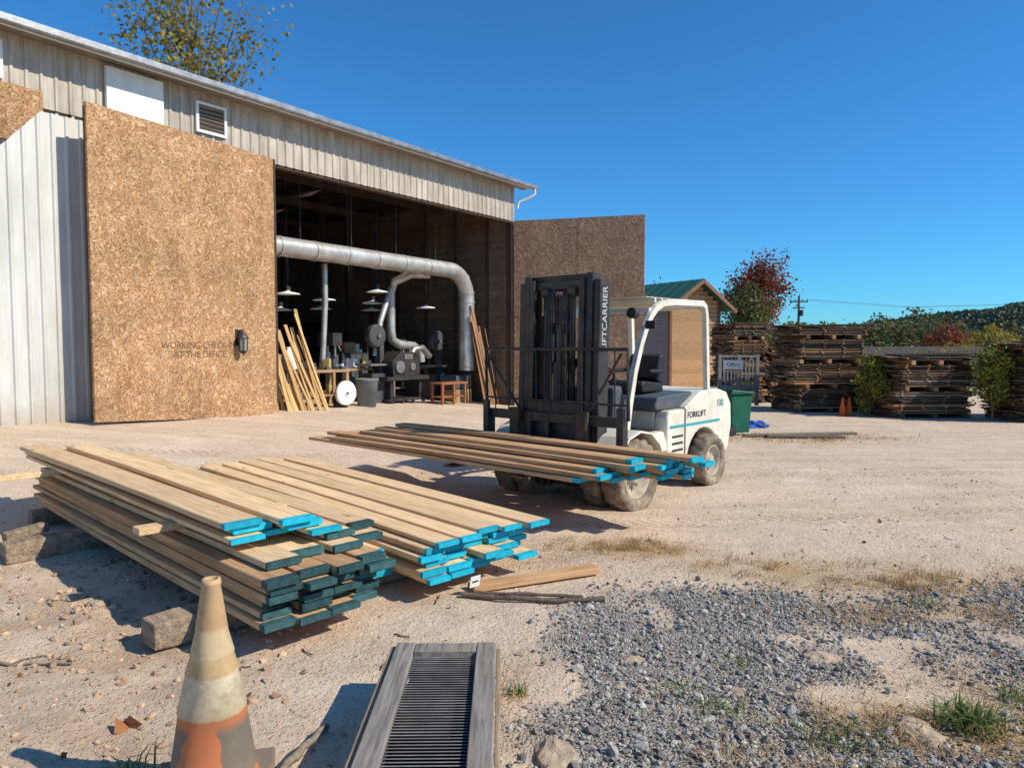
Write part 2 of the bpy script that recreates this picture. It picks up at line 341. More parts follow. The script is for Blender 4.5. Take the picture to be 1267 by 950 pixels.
def rock(x,y,s,sd,m=ROCK,name='rock'):
    bm=bmesh.new(); bmesh.ops.create_icosphere(bm,subdivisions=3,radius=1)
    for v in bm.verts:
        d=mnoise.noise(v.co*1.3+Vector((sd*7,0,0)))*.4+mnoise.noise(v.co*4+Vector((sd*3,0,0)))*.14
        v.co=v.co*(1+d); v.co.x*=1.35; v.co.z*=.45
        v.co=v.co*s
    me=bpy.data.meshes.new(name); bm.to_mesh(me); bm.free(); me.materials.append(m)
    o=bpy.data.objects.new(name,me); sc.collection.objects.link(o); o.location=(x,y,float(gz(x,y))); o.rotation_euler=(0,0,sd*1.7)
for i,(x,y,s) in enumerate(rk): rock(x,y,s,i+1)
def blades(name,X,Y,H,lean,m,wd=.0035):
    n=len(X); a=RNG.uniform(0,2*math.pi,n); L=lean*(.3+1.1*RNG.random(n)); d=np.stack([np.cos(a),np.sin(a)],1)
    wv=np.stack([-d[:,1],d[:,0]],1)*wd*(H/.08)[:,None]**.5; Z=gz(X,Y)-.004
    b=np.stack([X,Y],1)
    def P(off,z): return np.concatenate([b+off,(Z+z)[:,None]],1)
    m1=d*(H*L*.35)[:,None]; m2=d*(H*L)[:,None]
    V=np.stack([P(wv,0*H),P(-wv,0*H),P(m1-wv*.8,H*.6),P(m1+wv*.8,H*.6),P(m2-wv*.15,H*np.clip(1.15-L*.45,.2,1)),P(m2+wv*.15,H*np.clip(1.15-L*.45,.2,1))],1)
    F=(np.array([(0,1,2,3),(3,2,4,5)])[None]+6*np.arange(n)[:,None,None]).reshape(-1,4)
    return npmesh(name,V.reshape(-1,3),F,m)
STRAW=m_leaf('dry_grass_blades',[(.55,.36,.16),(.74,.52,.26),(.40,.24,.10),(.64,.45,.21),(.30,.16,.07),(.36,.30,.10)],3,.25)
GREENG=m_leaf('green_weed_blades',[(.10,.17,.035),(.16,.22,.05),(.22,.24,.07)],3,.35)
X,Y=scatter(360000,-.6,6.0,2.3,6.6,lambda x,y: fgrass(x,y)**1.7*np.clip(2.2*vn(x/.10,y/.10,21)-.6,0,1)*.8)
blades('dry_grass',X,Y,.015+.065*RNG.random(len(X))**2.0,1.4,STRAW,.0023)
X,Y=scatter(22000,2.5,8.5,11.5,15.5,lambda x,y: fgrass(x,y)**1.5)
blades('dry_grass',X,Y,.02+.05*RNG.random(len(X)),1.4,STRAW,.006)
X,Y=scatter(9000,-4.5,5,2.4,8,lambda x,y: np.clip(vn(x/.6,y/.6,31)-.45,0,1))
blades('straw_litter',X,Y,.012+.03*RNG.random(len(X)),2.2,STRAW,.0025)
for (cx,cy,n,h,r) in ((1.98,3.08,260,.11,.05),(.95,3.12,110,.05,.09),(-1.42,2.62,30,.10,.03),(.78,3.25,60,.05,.07),(2.35,3.3,90,.07,.06),(1.15,3.6,60,.05,.07),(2.6,4.6,60,.07,.08),(.02,3.25,50,.06,.03),(1.35,2.9,160,.06,.10)):
    blades('green_weed',RNG.normal(cx,r,n),RNG.normal(cy,r,n),h*(.4+.8*RNG.random(n)),1.1,GREENG,.0035)
FL=m_leaf('fallen_leaf_brown',[(.34,.13,.05),(.48,.2,.07),(.24,.10,.05)],3,.2)
X=RNG.uniform(-3,4.5,120); Y=RNG.uniform(2.6,7,120)
V,F=leaves_arr(np.stack([X,Y,gz(X,Y)+.010],1),.035); npmesh('fallen_leaves',V,F,FL)
V,F=leaves_arr(np.array([(-1.64,2.98,float(gz(-1.64,2.98))+.02),(-1.61,3.0,float(gz(-1.6,3.0))+.025),(3.45,6.75,-.06)]),.09); npmesh('fallen_leaves',V,F,FL)
# ------------------------------------------------------------------ barn
BA=math.atan2(.817,.576); BO=(-4.72,14.4,0)
barn=empty('barn',BO,BA)
def ribbed(mb,u0,u1,z0,z1,v,pitch=.23,dep=.022,m=0):
    u=u0;P=[]
    while u<u1-1e-6:
        for du,dv in ((0,0),(pitch*.62,0),(pitch*.70,-dep),(pitch*.88,-dep),(pitch*.96,0)):
            if u+du<=u1: P.append((u+du,v+dv))
        u+=pitch
    P.append((u1,v)); n=len(P)
    f0=z0 if callable(z0) else (lambda q:z0); f1=z1 if callable(z1) else (lambda q:z1)
    V=[(p[0],p[1],f0(p[0])) for p in P]+[(p[0],p[1],f1(p[0])) for p in P]
    mb.add(V,[(i,i+1,i+1+n,i+n) for i in range(n-1)],m)
mb=MB(); ribbed(mb,-10,-.1,-.3,5.13,0); mb.obj('wall_lower',WMET,barn)
mb=MB(); ribbed(mb,-10,8.25,5.12,6.08,-.035,.2); mb.obj('wall_upper_siding',BMET,barn)
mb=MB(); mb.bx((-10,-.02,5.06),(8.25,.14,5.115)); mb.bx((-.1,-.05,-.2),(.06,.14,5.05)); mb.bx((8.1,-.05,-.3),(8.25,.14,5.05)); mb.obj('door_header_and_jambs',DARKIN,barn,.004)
mb=MB(); ribbed(mb,-5.7,-3.5,-.3,lambda u: 5.05 if u>-4.1 else 5.05+(u+4.1)*1.15,-.10,.2); mb.obj('metal_door_leaf',WMET,barn)
mb=MB(); mb.bx((-5.8,-.085,4.55),(-4.05,-.06,5.35)); mb.obj('osb_patch',OSB,barn)
mb=MB(); mb.bx((-3.14,-.13,5.16),(-2.2,-.06,6.01)); mb.obj('white_sign_board',WHITE,barn,.004)
def vent(u,z,w=.5,h=.44):
    mb=MB(); v=-.10
    for a,b in (((u-w/2-.05,z-h/2-.05),(u+w/2+.05,z-h/2)),((u-w/2-.05,z+h/2),(u+w/2+.05,z+h/2+.05)),((u-w/2-.05,z-h/2),(u-w/2,z+h/2)),((u+w/2,z-h/2),(u+w/2+.05,z+h/2))):
        mb.bx((a[0],v,a[1]),(b[0],-.05,b[1]))
    for i in range(6):
        mb.box((u,v+.025,z-h/2+.04+i*(h/6)),(w,.05,.012),1,(R(-40),0,0))
    mb.bx((u-w/2,-.062,z-h/2),(u+w/2,-.058,z+h/2),2)
    mb.obj('louvre_vent',[WHITE,GREYW,DARKIN],barn)
vent(-1.29,5.62); vent(-4.86,5.66)
mb=MB(); sl_=math.tan(R(12))
for (v0,v1,za,zb) in ((-.42,6,6.13,6.13+6.42*sl_),(12.42,6,6.13,6.13+6.42*sl_)):
    mb.add([(-10.5,v0,za),(8.7,v0,za),(8.7,v1,zb),(-10.5,v1,zb),(-10.5,v0,za+.05),(8.7,v0,za+.05),(8.7,v1,zb+.05),(-10.5,v1,zb+.05)],[(0,1,2,3),(4,5,6,7),(0,1,5,4),(1,2,6,5),(2,3,7,6),(3,0,4,7)])
mb.obj('roof',ROOFM,barn)
mb=MB(); mb.bx((-10.5,-.45,6.02),(8.72,-.425,6.165)); mb.obj('fascia',WHITE,barn,.003)
mb=MB(); P=[(-.55,6.15),(-.55,6.06),(-.53,6.035),(-.46,6.035),(-.455,6.15)]
V=[(-10.5,)+p for p in P]+[(8.74,)+p for p in P]; mb.add(V,[(i,i+1,i+6,i+5) for i in range(4)]+[(5,6,7,8,9)])
mb.obj('gutter',STEEL,barn).modifiers.new('s','SOLIDIFY').thickness=.004
mb=MB(); mb.tube([(8.62,-.5,6.06),(8.62,-.5,5.92),(8.55,-.38,5.80),(8.36,-.12,5.70),(8.33,-.09,5.5)],.04); mb.obj('downspout',WHITE,barn)
mb=MB(); mb.bx((-10.5,-.42,6.085),(8.7,0,6.10)); mb.obj('soffit',mat('soffit_wood',(.30,.27,.23),None,4,rough=.8),barn)
mb=MB()
mb.bx((8.14,.15,-.5),(8.25,12,6.1)); mb.bx((-10,12,-.5),(8.25,12.1,6.1)); mb.bx((-10,.03,-.5),(-9.9,12,6.1))
mb.add([(8.14,0,6.1),(8.14,12,6.1),(8.14,6,7.45)],[(0,1,2)])
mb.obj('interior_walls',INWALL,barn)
mb=MB()
for u in np.arange(-9,8,1.2):
    mb.bx((u-.03,.1,5.75),(u+.03,11.9,6.0)); 
    mb.box((u,3.2,6.45),(.05,6.2,.15),0,(R(12),0,0))
for v in (2.5,5,8): mb.bx((-9.8,v,5.55),(8.1,v+.1,5.74))
for u,v in ((3.0,5),(-1,5),(6.5,8)): mb.bx((u-.08,v,-.3),(u+.08,v+.16,5.55))
mb.bx((-.6,6.5,-.3),(2.6,6.6,3.6)); 
for z in (.6,1.2,1.8,2.4): mb.bx((3.4,8.0,z),(8.0,8.5,z+.05))
for u in (3.4,4.9,6.4,7.9): mb.bx((u,8,-.3),(u+.06,8.5,2.5))
for v in np.arange(.8,8,1.2): mb.bx((8.09,v,-.3),(8.14,v+.09,5.75))
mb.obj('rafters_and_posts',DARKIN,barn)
def leaf(name,h,o,zb0,zb1,zt,m,th=.05,mid=True):
    h=Vector(h);o=Vector(o); d=o-h; L=d.length; mb=MB()
    mb.prism([(0,zb0),(L,zb1),(L,zt),(0,zt)],-th/2,th/2,0)
    for x in (.05,L-.05,L/2): mb.bx((x-.045,-th/2-.04,max(zb0,zb1)+.1),(x+.045,-th/2-.001,zt-.05),1) if mid else None
    mb.bx((-.01,th/2+.001,max(zb0,zb1)+.02),(.04,th/2+.010,zt-.01),1)
    if not mid: mb.box((L/2,-th/2-.002,(zt+zb0)/2),(.012,.003,zt-zb0-.03),1); mb.box((L/2,-th/2-.002,2.4),(L-.03,.0028,.012),1)
    ob=mb.obj(name,[m,DARKIN],None,.003,(h.x,h.y,0),math.atan2(d.y,d.x)); 
    return ob
BM=Matrix.Translation(BO)@Matrix.Rotation(BA,4,'Z'); BI=BM.inverted()
def to_barn(ob):
    mw=Matrix.Translation(ob.location)@ob.rotation_euler.to_matrix().to_4x4(); ob.parent=barn; l=BI@mw; ob.location=l.to_translation(); ob.rotation_euler=l.to_euler()
lf=leaf('osb_door_leaf',(-4.64,14.36),(-6.33,10.98),.18,.42,5.19,OSB); to_barn(lf)
rf=leaf('osb_door_leaf',(.06,21.03),(3.62,20.0),-.12,-.12,5.12,OSBD,mid=False); to_barn(rf)
def text(name,body,size,T,m,parent,ext=.001):
    c=bpy.data.curves.new(name,'FONT'); c.body=body; c.size=size; c.extrude=ext; c.align_x='CENTER'; c.align_y='CENTER'; c.materials.append(m)
    o=bpy.data.objects.new(name,c); sc.collection.objects.link(o); o.parent=parent; o.matrix_local=T; return o
def TM(loc,X,Yv): 
    X=Vector(X);Yv=Vector(Yv);Z=X.cross(Yv); M=Matrix((X,Yv,Z)).transposed().to_4x4(); M.translation=loc; return M
FADE=mat('faded_stencil_ink',(.10,.055,.035),(.24,.13,.075),18,rough=.9,bump=0)
text('stencil_lettering','WORKING CHECK IN\nAT THE OFFICE',.16,TM((1.83,.0275,1.50),(-1,0,0),(0,0,1)),FADE,lf)
def lantern():
    e=empty('wall_lantern'); e.parent=lf; e.location=(1.0,.03,1.62)
    mb=MB(); mb.bx((-.06,0,-.05),(.06,.02,.25)); mb.tube([(0,.02,.2),(0,.09,.24),(0,.13,.2)],.012)
    mb.lathe([(.005,.26),(.02,.22),(.09,.12),(.10,.10)],Matrix.Translation((0,.13,0)),8,0,None,False)
    mb.lathe([(.075,-.14),(.03,-.19),(.0,-.22)],Matrix.Translation((0,.13,0)),8,0,None,False)
    for k in range(6):
        a=k*math.pi/3; mb.cyl((.085*math.cos(a),.13+.085*math.sin(a),.10),(.07*math.cos(a),.13+.07*math.sin(a),-.14),.007,n=5)
    mb.obj('frame',BLACK,e)
    g=MB(); g.lathe([(.078,.10),(.064,-.14)],Matrix.Translation((0,.13,0)),6,0,None,False); g.obj('glass',mat('smoked_glass',(.3,.3,.28),None,3,rough=.15,bump=0),e)
lantern()
def bl(u,v,z): return BM@Vector((u,v,z))
def duct():
    e=empty('dust_extraction_duct',BO,BA)
    mb=MB(); P=[(-1.5,1.0,3.72),(6.6,1.0,3.66)]
    for k in range(1,9):
        a=k*math.pi/16; P.append((6.6+.75*math.sin(a),1.0,3.66-.75*(1-math.cos(a))))
    P+=[(7.35,1.0,.95),(7.35,1.0,.85)]
    Q=[]
    for i in range(len(P)-1):
        a=Vector(P[i]);b=Vector(P[i+1]); n=max(1,int((b-a).length/.9))
        for k in range(n): Q.append(a.lerp(b,k/n))
    Q.append(Vector(P[-1])); mb.tube(Q,.215,20)
    for q,d in [(Vector((u,1,3.715-.0074*(u+1.5))),(1,0,0)) for u in np.arange(-1,6.6,.95)]+[(Vector((7.35,1,z)),(0,0,1)) for z in (2.8,1.9,1.0)]+[(Vector(P[5]),Vector(P[6])-Vector(P[5])),(Vector(P[8]),Vector(P[9])-Vector(P[8]))]:
        d=Vector(d).normalized(); mb.cyl(q-d*.025,q+d*.025,.232,n=20)
    mb.obj('main_duct',GALV,e)
    mb=MB(); mb.tube([(5.9,1.1,3.5),(5.6,1.5,3.5),(5.35,1.9,3.3),(5.3,2,3.0),(5.3,2,2.0),(5.35,2,1.72),(5.6,2,1.6),(6.2,2,1.55),(6.45,2,1.4),(6.5,2,1.1)],.12,14)
    mb.tube([(5.2,1.9,3.1),(4.7,1.8,2.2),(4.5,1.8,1.3)],.08,12)
    mb.tube([(2.6,1.5,3.5),(2.6,1.5,2.6),(2.5,1.5,1.2)],.07,12)
    mb.obj('branch_duct',GALV,e)
    mb=MB()
    for u in np.arange(0,7,1.5): mb.cyl((u,1,3.86),(u,1,5.8),.007,n=5); 
    for u,v in ((.8,1.8),(2.2,2.4),(3.4,1.6),(4.6,2.8),(6.9,2.0)): mb.tube([(u,v,5.7),(u+.02,v,4.2),(u+.1,v+.05,3.2)],.007,5)
    mb.obj('hanger',GREY,e)
duct()
def lamp(u,v,z):
    o=bl(u,v,z); e=empty('pendant_lamp',o,BA)
    mb=MB(); mb.lathe([(.03,.10),(.06,.05),(.27,.0),(.28,-.02)],Matrix.Identity(4),16); mb.obj('shade',WHITE,e)
    mb=MB(); mb.cyl((0,0,.1),(0,0,5.6-z),.008,n=5); mb.box((0,0,.13),(.10,.10,.1)); mb.obj('cord',BLACK,e)
for a in ((1.6,1.6,2.75),(3.0,2.0,2.7),(5.0,2.4,2.72),(.6,2.2,2.6),(2.3,2.8,2.45),(3.9,3.2,2.55),(6.0,3.5,2.6),(6.6,1.9,2.65),(4.3,1.5,2.95),(1.1,3.2,2.3)): lamp(*a)
def gb(u,v): p=bl(u,v,0); return float(gz(p.x,p.y))
def inobj(name,u,v,rz=0):
    p=bl(u,v,0); return empty(name,(p.x,p.y,float(gz(p.x,p.y))),BA+rz)
TW=mat('table_wood',(.42,.27,.15),(.30,.18,.09),5,(1,6,6),rough=.7)
REDW=mat('red_brown_wood',(.40,.15,.06),(.28,.10,.045),5,(1,6,6),rough=.6)
ORNG=mat('orange_plastic',(.55,.14,.04),None,5,rough=.5,bump=0); BLUE=mat('blue_plastic',(.03,.12,.42),(.02,.08,.3),5,rough=.6)
YEL=mat('yellow_paint',(.55,.40,.12),None,5,rough=.5,bump=0); GRNM=mat('machine_dark_grey',(.09,.09,.09),(.05,.05,.052),5,rough=.5)
CARD=mat('cardboard',(.38,.27,.17),(.30,.21,.13),5,rough=.9)
def bench(u,v,l,n,tall=False):
    e=inobj('workbench',u,v)
    mb=MB(); mb.bx((-l/2,-.35,.78),(l/2,.35,.84)); mb.bx((-l/2+.05,-.3,.25),(l/2-.05,.3,.28))
    for x in (-l/2+.07,l/2-.07):
        for y in (-.3,.3): mb.bx((x-.04,y-.04,0),(x+.04,y+.04,.78))
    mb.obj('table',TW,e,.005)
    mb=MB()
    for k in range(n):
        x=random.uniform(-l/2+.1,l/2-.1); z0=.84 if random.random()<.7 else .28; hh=random.uniform(.05,.24 if not tall else .45)
        if random.random()<.3: yy=random.uniform(-.25,.2); mb.cyl((x,yy,z0),(x,yy,z0+hh),random.uniform(.03,.06),m=random.choice((0,1,1,2,3,4)))
        else: mb.box((x,random.uniform(-.25,.2),z0+hh/2),(random.uniform(.06,.22),random.uniform(.08,.2),hh),random.choice((0,1,1,4,5,1,6,6)),(0,0,random.uniform(-.5,.5)))
    mb.obj('clutter',[YEL,GREY,BLUE,ORNG,WHITE,TW,CARD],e,.008); return e
e=bench(1.75,.9,1.5,22)
mb=MB(); mb.prism([(-.70,.845),(-.30,.845),(-.38,1.35),(-.62,1.35)],.12,.30); mb.obj('white_case',WHITE,e,.01)
bench(3.9,2.2,1.6,18,True); bench(6.9,3.2,1.8,18,True); bench(1.0,2.6,1.4,16,True)
e=inobj('grinding_wheel',2.35,.6)
mb=MB(); T=Matrix.Translation((0,-.05,.34))@Matrix.Rotation(R(90),4,'X')
mb.lathe([(0,.07),(.05,.07),(.06,.05),(.1,.05),(.12,.03),(.24,.03),(.28,.05),(.28,-.05),(0,-.05)],T,28); mb.obj('disc',WHITE,e)
mb=MB(); mb.box((0,.12,.17),(.35,.1,.34)); mb.cyl((0,-.13,.34),(0,.2,.34),.03); mb.obj('stand',BLACK,e)
e=inobj('trash_can',3.25,.8)
mb=MB(); mb.lathe([(0,0),(.22,0),(.27,.62),(.29,.63),(.29,.67),(.26,.67),(.24,.1),(0,.1)],Matrix.Identity(4),20); mb.obj('bin',mat('grey_plastic',(.22,.24,.25),None,5,rough=.6),e)
e=inobj('planer_machine',5.1,1.5)
mb=MB(); mb.bx((-.7,-.3,.05),(.7,.3,.12)); mb.bx((-.6,-.25,.12),(-.5,.25,.6)); mb.bx((.5,-.25,.12),(.6,.25,.6)); mb.bx((-.8,-.35,.6),(.8,.35,.7)); mb.prism([(-.5,.7),(-.55,1.1),(-.2,1.35),(.25,1.35),(.5,1.0),(.5,.7)],-.28,.28)
mb.cyl((-.3,-.34,.95),(-.3,-.28,.95),.16,n=20,m=1); mb.cyl((.2,-.32,.95),(.2,-.28,.95),.10,n=20,m=1); mb.bx((-.1,-.3,1.15),(.2,-.285,1.28),1)
mb.cyl((-1.0,0,.62),(-.8,0,.62),.05,m=1)
for x in (-.6,-.2,.2,.6): mb.cyl((x,-.3,.07),(x,-.3,.0),.05,n=10)
mb.tube([(.4,0,1.2),(.55,0,1.4),(.9,0,1.45),(1.2,0,1.2)],.09,12,1)
mb.obj('machine',[BLACK,STEEL],e,.015)
def bandsaw(u,v):
    e=inobj('bandsaw',u,v); mb=MB()
    mb.bx((-.3,-.25,0),(.3,.25,.75)); mb.bx((-.38,-.3,.95),(.30,.3,1.0),1); mb.bx((.14,-.1,.75),(.28,.1,1.55)); 
    T=Matrix.Translation((0,-.12,1.72))@Matrix.Rotation(R(90),4,'X'); mb.lathe([(0,.06),(.27,.06),(.30,.03),(.30,-.12),(0,-.12)],T,24); mb.cyl((-.2,0,1.0),(-.2,0,1.5),.008,n=5,m=1)
    mb.cyl((0,-.20,1.72),(0,-.24,1.72),.05,m=1); mb.obj('body',[GRNM,STEEL],e,.012)
bandsaw(4.35,1.7); bandsaw(7.3,2.2)
def drill(u,v):
    e=inobj('drill_press',u,v); mb=MB(); mb.bx((-.22,-.25,0),(.22,.25,.05)); mb.cyl((0,.1,.05),(0,.1,1.7),.045,m=1); mb.bx((-.18,-.2,.9),(.18,.12,.94),1); mb.bx((-.14,-.28,1.4),(.14,.3,1.7)); mb.cyl((0,-.18,1.4),(0,-.18,1.15),.03,m=1)
    for a in (0,2.1,4.2): mb.cyl((.15,-.1,1.45),(.17,-.1+.2*math.cos(a),1.45+.2*math.sin(a)),.01,n=5,m=1)
    mb.obj('body',[BLACK,STEEL],e,.01)
drill(2.9,1.7); drill(6.1,2.6)
e=inobj('wooden_stool',6.3,.8)
mb=MB(); mb.bx((-.55,-.22,.56),(.55,.22,.61)); mb.bx((-.5,-.18,.2),(.5,.18,.23))
for x in (-.48,0,.48):
    for y in (-.18,.18): mb.bx((x-.03,y-.03,0),(x+.03,y+.03,.56))
mb.obj('frame',REDW,e,.004)
e=inobj('storage_cabinet',5.2,3.6)
mb=MB(); mb.bx((-.5,-.3,0),(.5,.3,1.2)); mb.bx((-.45,-.31,.05),(-.02,-.3,1.15),1); mb.bx((.02,-.31,.05),(.45,-.3,1.15),1); mb.bx((-.3,-.2,1.2),(.1,.2,1.5),2); mb.cyl((.3,0,1.2),(.3,0,1.45),.1,m=3); mb.obj('cabinet',[BLACK,GREY,TW,WHITE],e,.01)
for (u,v,h,n) in ((2.6,3.4,1.1,3),(1.0,3.8,1.4,2),(7.4,1.4,.8,2),(5.9,4.4,1.3,2),(.3,1.5,.6,2)):
    e=inobj('crate_stack',u,v); mb=MB()
    for i in range(n):
        z=i*h/n; x=random.uniform(-.1,.1); mb.bx((x-.35,-.3,z),(x+.35,.3,z+h/n-.03),i%2)
    mb.obj('crates',[CARD,GREY],e,.01)
def leaning(name,us,vb,vt,h,m,lo=.75,dm=.75):
    e=empty(name,BO,BA); mb=MB()
    for i,u in enumerate(us):
        hh=h*random.uniform(lo,1.05); g=gb(u,vb)-.02; du=random.uniform(.15,dm); vv=random.uniform(-.1,.1)
        a=Vector((u,vb+vv,g)); b=Vector((u-du*hh/h,vt+vv,g+hh)); d=b-a; w=random.uniform(.04,.09); x=Vector((1,0,0))*w/2; y=Vector((0,.012,0))
        V=[a-x-y,a+x-y,a+x+y,a-x+y,b-x-y,b+x-y,b+x+y,b-x+y]; mb.add(V,[(0,3,2,1),(4,5,6,7),(0,1,5,4),(1,2,6,5),(2,3,7,6),(3,0,4,7)])
    mb.obj('boards',m,e)
YP=mat('yellow_pine_boards',(.66,.43,.18),(.50,.29,.11),6,(8,8,1),rough=.65,isl=.25)
BP=mat('brown_boards',(.36,.20,.10),(.25,.13,.07),6,(8,8,1),rough=.7,isl=.25)
leaning('leaning_boards',[.55+.055*i for i in range(20)],.35,.75,2.1,YP,.6)
leaning('leaning_boards',[7.45+.06*i for i in range(10)],.4,.8,3.0,BP,.7,.45)
# ------------------------------------------------------------------ lumber piles
def board(mb,xn,y,z,L,w=.185,t=.038,teal=1,warp=0,tl=.04,zr=0,end=True):
    N=7; c=.004; ring=[(c,0),(w-c,0),(w,c),(w,t-c),(w-c,t),(c,t),(0,t-c),(0,c)]
    xs=[xn,xn-tl*random.uniform(.5,1.7)]+[xn-tl*1.8-(L-tl*1.8)*k/(N-2) for k in range(1,N-1)]
    V=[]; ph=random.uniform(0,6)
    for x in xs:
        s=(xn-x)/L; dz=warp*math.sin(s*math.pi); dy=.012*math.sin(s*3+ph)-zr*s
        for (a,b) in ring: V.append((x,y+a+dy,z+b+dz))
    F=[];M=[]
    for i in range(len(xs)-1):
        for k in range(8):
            k2=(k+1)%8; F.append((i*8+k,(i+1)*8+k,(i+1)*8+k2,i*8+k2)); M.append(teal if (i==0 and end) else 0)
    n=len(xs); F.append(tuple(range(8))); M.append(teal if end else 0); F.append(tuple(range((n-1)*8,n*8))[::-1]); M.append(teal if random.random()<.35 else 0)
    mb.add(V,F,M)
def layer(mb,y0,n,z,xn,L,w=.185,gap=.008,t=.038,teal=1,jx=.07,skip=0,warp=.0,zr=.03):
    for i in range(n):
        if random.random()<skip: continue
        board(mb,xn+random.uniform(-jx,jx),y0+i*(w+gap)+random.uniform(0,.006),z+random.uniform(0,.003),L*random.uniform(.96,1.02),w-random.choice((0,0,.02)),t-random.choice((0,0,.006)),teal,warp*random.uniform(0,1),zr=random.uniform(-zr,zr))
a1=math.atan2(-.694,.72)
lp=empty('lumber_pile',(-1.26,3.61,0),a1)
random.seed(3)
mb=MB()
for i in range(6):
    layer(mb,random.uniform(-.02,.05),4,.14+i*.045,random.uniform(-.07,.06),4.5,.18,.008,.040,1,.075)
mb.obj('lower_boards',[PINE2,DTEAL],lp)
mb=MB()
board(mb,-.14,.50,.415,4.2,.19,.038,1); board(mb,-.22,.70,.415,4.2,.19,.038,1); board(mb,-.12,.08,.415,4.3,.2,.038,1);board(mb,-.2,.29,.415,4.3,.2,.038,1)
layer(mb,.55,2,.458,-.32,4.1,.19,.01,.038,1,.06)
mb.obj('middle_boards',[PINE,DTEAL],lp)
mb=MB()
layer(mb,.03,2,.505,-.42,4.35,.2,.01,.036,1,.04); layer(mb,.44,1,.505,-.25,4.3,.2,.01,.036,1,.03)
board(mb,-.46,.06,.545,4.35,.23,.036,1,.01,zr=.02); board(mb,-.33,.32,.545,4.3,.22,.036,1,.008)
board(mb,-.44,.02,.583,4.4,.22,.034,1,.012,zr=.03); board(mb,-.30,.29,.583,4.25,.2,.034,1,.01,zr=-.02)
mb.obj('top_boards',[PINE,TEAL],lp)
mb=MB()
mb.box((-1.2,.30,.482),(.11,.98,.042)); mb.box((-3.85,.18,.482),(.10,1.15,.042)); mb.obj('stickers',PINE,lp,.003)
LOGM=mat('gnarly_log',(.40,.30,.20),(.18,.13,.09),5,(1,5,5),rough=.95,bump=.8,bd=.02,isl=.15)
mb=MB()
def beam(mb,x,y0,y1,w,h,z):
    N=9; V=[]
    for k in range(N):
        y=y0+(y1-y0)*k/(N-1); ww=w*random.uniform(.88,1.08)/2; hh=h*random.uniform(.9,1.05)/2; ox=random.uniform(-.008,.008)
        V+=[(x+ox-ww,y,z-hh),(x+ox+ww,y,z-hh*.95),(x+ox+ww*1.05,y,z),(x+ox+ww*.9,y,z+hh),(x+ox-ww*.95,y,z+hh*.97),(x+ox-ww*1.06,y,z+.1*hh)]
    F=[(i*6+k,i*6+(k+1)%6,(i+1)*6+(k+1)%6,(i+1)*6+k) for i in range(N-1) for k in range(6)]+[tuple(range(6))[::-1],tuple(range((N-1)*6,N*6))]
    mb.add(V,F)
beam(mb,-.62,-.34,1.0,.19,.15,.06); beam(mb,-3.0,-.52,1.0,.19,.16,.055); beam(mb,-4.1,-.1,1.0,.16,.14,.06); mb.box((-3.12,-.34,.16),(.10,.30,.07),0,(.1,0,.15))
mb.obj('bearers',LOGM,lp,.012)
a2=math.atan2(-.733,.68)
rp=empty('lumber_pile',(-.60,4.52,0),a2)
mb=MB()
for i in range(5):
    layer(mb,random.uniform(-.03,.03)+i*.01,5,.10+i*.042,random.uniform(-.05,.10),4.15,.185,.01,.038,1,.11)
layer(mb,.1,5,.31,.02,4.1,.185,.012,.036,1,.10,zr=.05,warp=.008)
board(mb,-.25,-.22,.10,4.0,.19,.038,1); board(mb,-.3,-.22,.142,4.0,.19,.038,1); board(mb,-.45,-.42,.10,3.9,.19,.038,1); board(mb,-.38,-.21,.184,3.9,.19,.038,1)
board(mb,-.30,-.24,.226,4.1,.19,.036,1,zr=.03); board(mb,-.55,-.43,.143,3.8,.18,.036,1,zr=.04)
mb.obj('boards',[PINE,TEAL],rp)
mb=MB()
for x in (-.45,-3.3): mb.box((x,.4,.045),(.12,1.45,.10),0,(0,0,random.uniform(-.05,.05)))
mb.obj('bearers',OLDW,rp,.012)
mb=MB(); mb.box((.20,.31,.085),(.004,.08,.075),0,(0,.2,0)); mb.box((.2035,.31,.085),(.002,.05,.01),1,(0,.2,0)); mb.obj('paper_tag',[WHITE,INK],rp)
p=empty('timber_plank',(.16,4.88,float(gz(.1,4.86))+.035),math.atan2(.30,.65)); mb=MB(); mb.box((.0,0,0),(.95,.12,.045)); mb.obj('plank',PINE2,p,.005)
# ------------------------------------------------------------------ forklift
FA=math.atan2(-.74,-.67); FZ=-.14
fk=empty('forklift',(.67,7.92,FZ),FA)
RIM=mat('dirty_rim',(.56,.49,.38),(.32,.26,.19),8,rough=.7)
def wheel(name,x,y,r,w,side):
    e=empty(name); e.parent=fk; e.location=(x,y,r)
    T=Matrix.Rotation(R(-90*side),4,'X')
    h=w/2; pr=[(r*.60,-h*.8),(r*.72,-h),(r*.92,-h),(r,-h*.78),(r*1.0,-h*.3),(r*1.0,h*.3),(r,h*.78),(r*.92,h),(r*.80,h*1.02),(r*.72,h),(r*.60,h*.8)]
    def mod(i,k):
        q=(k//2)%2
        if i in (3,4): return 1 if q else .94
        if i in (5,6): return .94 if q else 1
        if i in (2,7): return .99 if q else .955
        return 1
    mb=MB(); mb.lathe(pr,T,64,0,mod); mb.obj('tyre',TYRE,e)
    mb=MB(); mb.lathe([(r*.61,-h*.8),(r*.61,h*.75),(r*.56,h*.8),(r*.53,h*.45),(r*.40,h*.15),(r*.28,h*.12),(r*.22,h*.4),(r*.20,h*.6),(0,h*.62)],T,32)
    for k in range(8):
        a=k*math.pi/4; mb.cyl(T@Vector((r*.33*math.cos(a),r*.33*math.sin(a),h*.1)),T@Vector((r*.33*math.cos(a),r*.33*math.sin(a),h*.32)),r*.035,n=6)
    mb.obj('rim',RIM,e)
